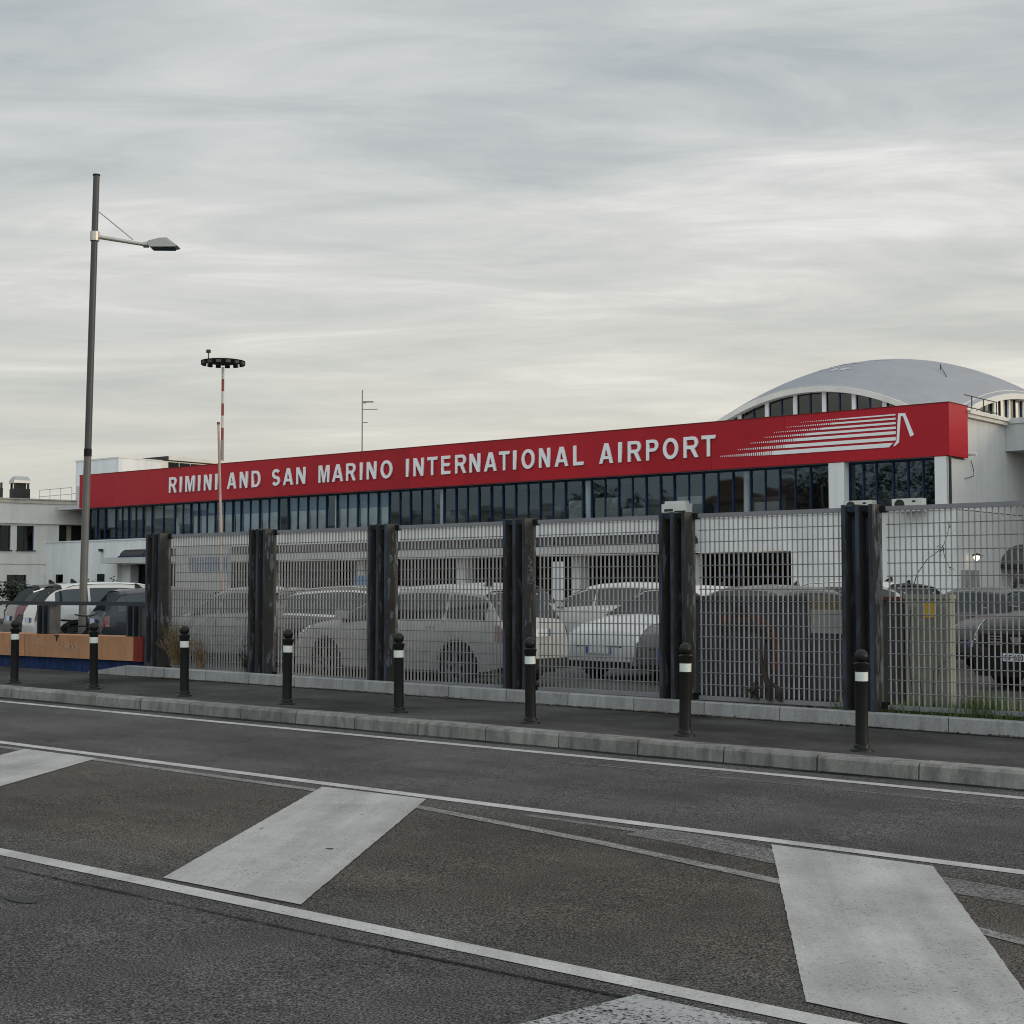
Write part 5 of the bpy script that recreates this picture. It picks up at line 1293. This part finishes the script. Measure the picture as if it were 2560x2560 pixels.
vine([(-6.95, 15.24, .36), (-6.97, 15.23, .51), (-6.96, 15.235, .75), (-6.83, 15.23, .85), (-6.73, 15.235, .96)], .006)
vine([(-6.84, 15.23, 2.08), (-6.82, 15.235, 1.96), (-6.76, 15.235, 1.82), (-6.79, 15.23, 1.7)], .004)
vine([(-6.78, 15.23, 2.20), (-6.765, 15.235, 2.30)], .004); vine([(-6.90, 15.235, .80), (-6.93, 15.23, .6), (-6.90, 15.23, .45)], .004)
b = MB()
for p, n in (((-6.84, 15.225, 2.06), 14), ((-7.17, 15.225, 1.66), 6), ((-6.76, 15.225, 2.26), 4), ((-6.78, 15.225, 1.8), 6), ((-7.22, 15.225, .95), 5), ((-6.97, 15.225, .6), 5), ((-7.12, 15.225, .7), 5)):
    for k in range(n): leaf(b, (p[0] + random.gauss(0, .03), p[1] - .003, p[2] + random.gauss(0, .05)), .05)
b.build('leaves', 'leafd', VN)
b = MB()
for k in range(2600):
    x = random.uniform(-19.5, -3.0); d = abs(random.gauss(0, .045)); cl = math.sin(x * 3.1) + math.sin(x * 1.3 + 2)
    if cl < random.uniform(-2.4, .8): continue
    leaf(b, (x, plinth_y(x) - .015 - d, zr(x) + .147 + random.uniform(0, .012)), random.uniform(.018, .06), .3)
for k in range(60):
    x = random.uniform(-19, -3); leaf(b, (x, random.uniform(kerb_y(x) + .3, plinth_y(x)), zr(x) + .147), random.uniform(.012, .035), .2)
for k in range(140):
    x = random.uniform(-19, -3); leaf(b, (x, kerb_y(x) - .02 - abs(random.gauss(0, .05)), zr(x) + .007), random.uniform(.012, .03), .2)
tag(b.build('fallen_leaves', 'litter'), kind='stuff')
o = MB(); leaf(o, (-17.05, 14.84, zr(-17) + .15), .14); leaf(o, (-17.0, 14.85, zr(-17) + .16), .12)
tag(o.build('dry_leaf', 'rust'), 'curled rust-brown dry leaf lying against the pale plinth stones', 'leaf')

def bush(name, label, x, y, z, rx, ry, h, n, s_, m, trunk=True, cat='bush', group=None):
    t = thing(name, label, cat, (x, y, z), 0, group)
    cl = [(x + random.uniform(-.75, .75) * rx, y + random.uniform(-.75, .75) * ry, z + h * random.uniform(.3, .9), random.uniform(.25, .55)) for k in range(14)]
    b = MB()
    for k in range(n):
        c = random.choice(cl); d = Vector((random.gauss(0, 1), random.gauss(0, 1), random.gauss(0, 1))).normalized() * random.uniform(.6, 1.0) ** .5 * c[3]
        leaf(b, (c[0] + d.x * rx, c[1] + d.y * ry, max(z + .05, c[2] + d.z * h * .5)), s_ * random.uniform(.6, 1.3))
    b.build('crown', m, t)
    if trunk:
        st = MB(); st.tube([(x, y, z), (x + .05, y, z + h * .35), (x + .02, y + .05, z + h * .7)], [h * .03, h * .022, h * .01], 7)
        for c in cl[:7]: st.tube([(x + .03, y, z + h * .3), ((x + c[0]) / 2, (y + c[1]) / 2, (z + h * .3 + c[2]) / 2 + .05), c[:3]], [h * .012, h * .008, h * .003], 5)
        st.build('trunk', 'bark', t)
    return t
bush('shrub', 'tall leafy shrub below the cream wing windows at the photo edge', -63.9, 37.3, .2, 1.4, 1.4, 2.4, 3600, .24, 'leaf')
bush('shrub', 'low brownish shrub beside the cream wing ground-floor window', -62.2, 39.3, .2, 1.5, 1.2, 1.9, 2400, .20, 'leafd')
bush('shrub', 'small spiky plant between the cream wing and the white crossover', -59.5, 41.6, .2, .8, .8, 1.9, 900, .2, 'leafd')
# abandoned bicycle leaning at the lamp post foot
BK = thing('bicycle', 'dark bicycle leaning against the foot of the street lamp', 'bicycle', (-25.6, 17.25, .2), R(10))
def ring(cx_, cz_, r_, th): return MB().lathe([(r_ - th, -th), (r_ + th, -th), (r_ + th, th), (r_ - th, th), (r_ - th, -th)], 20, (cx_, 0, cz_), 'y')
for cx_ in (-.5, .5):
    wl = ring(cx_, .34, .32, .018).build('wheel', 'tyre', BK, 40, True); sp = MB()
    for k in range(8): a = math.pi * k / 8; sp.tube([(cx_ - .3 * math.cos(a), 0, .34 - .3 * math.sin(a)), (cx_ + .3 * math.cos(a), 0, .34 + .3 * math.sin(a))], .003, 4)
    o = sp.build('spokes', 'metal', None); o.parent = wl
b = MB()
for p, q in (((-.5, 0, .34), (-.15, 0, .72)), ((-.15, 0, .72), (.36, 0, .74)), ((-.08, 0, .34), (.38, 0, .70)), ((-.08, 0, .34), (-.18, 0, .80)), ((-.5, 0, .34), (-.08, 0, .34)), ((.36, 0, .80), (.5, 0, .34)), ((.36, 0, .78), (.33, 0, .92))): b.tube([p, q], .016, 6)
b.build('frame', 'plastic', BK, 60, True)
MB().hexa([(-.32, -.03, .82), (-.06, -.02, .82), (-.06, .02, .82), (-.32, .07, .82), (-.33, -.07, .86), (-.06, -.02, .85), (-.06, .02, .85), (-.33, .07, .86)]).build('saddle', 'plastic', BK, 50, True)
MB().tube([(.30, -.28, .96), (.33, -.1, .93), (.33, .1, .93), (.30, .28, .96)], .014, 6).build('handlebar', 'plastic', BK, 60, True)

# ------------------------------------------------------------------ across the road, behind the photographer: seen mirrored in the terminal windows
def house(label, x0, x1, y0, y1, h, m, floors, roof):
    t = thing('house', label, 'house', ((x0 + x1) / 2, y1, .1), 0, 'houses mirrored in the terminal windows')
    MB().box(x0, x1, y0, y1, .1, h).build('wall', m, t)
    if roof:
        MB().prism([(x0 - .6, h), (x1 + .6, h), ((x0 + x1) / 2 + 2, h + 2.0), ((x0 + x1) / 2 - 2, h + 2.0)], 'y', y0 - .6, y1 + .6).build('roof', 'tile', t)
    else: MB().box(x0 - .3, x1 + .3, y0 - .3, y1 + .3, h + .001, h + .5).build('parapet', m, t)
    fh = h / floors; n = int((x1 - x0) / 3)
    for f_ in range(floors):
        if f_: MB().box(x0 + 1, x1 - 1, y1 + .001, y1 + 1.3, f_ * fh, f_ * fh + .18).build('balcony', 'white', t); MB().box(x0 + 1, x1 - 1, y1 + 1.22, y1 + 1.3, f_ * fh + .181, f_ * fh + 1.1).build('balcony_front', 'canopyc', t)
        for k in range(n):
            xx = x0 + 1.5 + k * (x1 - x0 - 3) / max(1, n - 1)
            MB().box(xx - .55, xx + .55, y1 + .001, y1 + .03, f_ * fh + 1.0, f_ * fh + 2.5).build('window', 'darkframe', t)
house('pale three-storey house with balconies mirrored in the middle windows', -106, -84, -34, -22, 9.6, 'housew', 3, False)
house('ochre house with tiled roof mirrored beside the pale house', -80, -66, -36, -24, 9.2, 'houseb', 2, True)
house('long low pale block mirrored in the far windows', -190, -112, -36, -24, 9.4, 'housew', 3, False)
def tree(label, x, y, h, rad, n):
    t = thing('tree', label, 'tree', (x, y, .1), 0, 'trees mirrored in the terminal windows')
    MB().tube([(x, y, .1), (x + .1, y, h * .3), (x, y + .1, h * .55)], [h * .03, h * .022, h * .012], 8).build('trunk', 'bark', t, 60)
    b = MB(); cl = [(random.uniform(-.7, .7) * rad, random.uniform(-.7, .7) * rad, h * random.uniform(.45, .9), rad * random.uniform(.3, .5)) for k in range(16)]
    for k in range(n):
        c = random.choice(cl); d = Vector((random.gauss(0, 1), random.gauss(0, 1), random.gauss(0, 1))).normalized() * c[3] * random.uniform(.5, 1)
        leaf(b, (x + c[0] + d.x, y + c[1] + d.y, c[2] + d.z), random.uniform(.35, .7))
    b.build('crown', 'leafd', t)
for k, (x, y, h, rad) in enumerate([(-46, -20, 14, 6), (-53, -23, 15, 6), (-60, -20, 12, 5), (-40, -24, 15, 6), (-66, -31, 13, 5), (-82, -17, 11, 4)]):
    tree(['dark round tree mirrored in the end windows', 'tallest dark tree mirrored behind the round tree', 'dark tree mirrored beside the ochre house', 'dark tree mirrored by the white corner pier', 'dark tree mirrored behind the ochre house', 'small dark tree mirrored before the pale house'][k], x, y, h, rad, 3000)
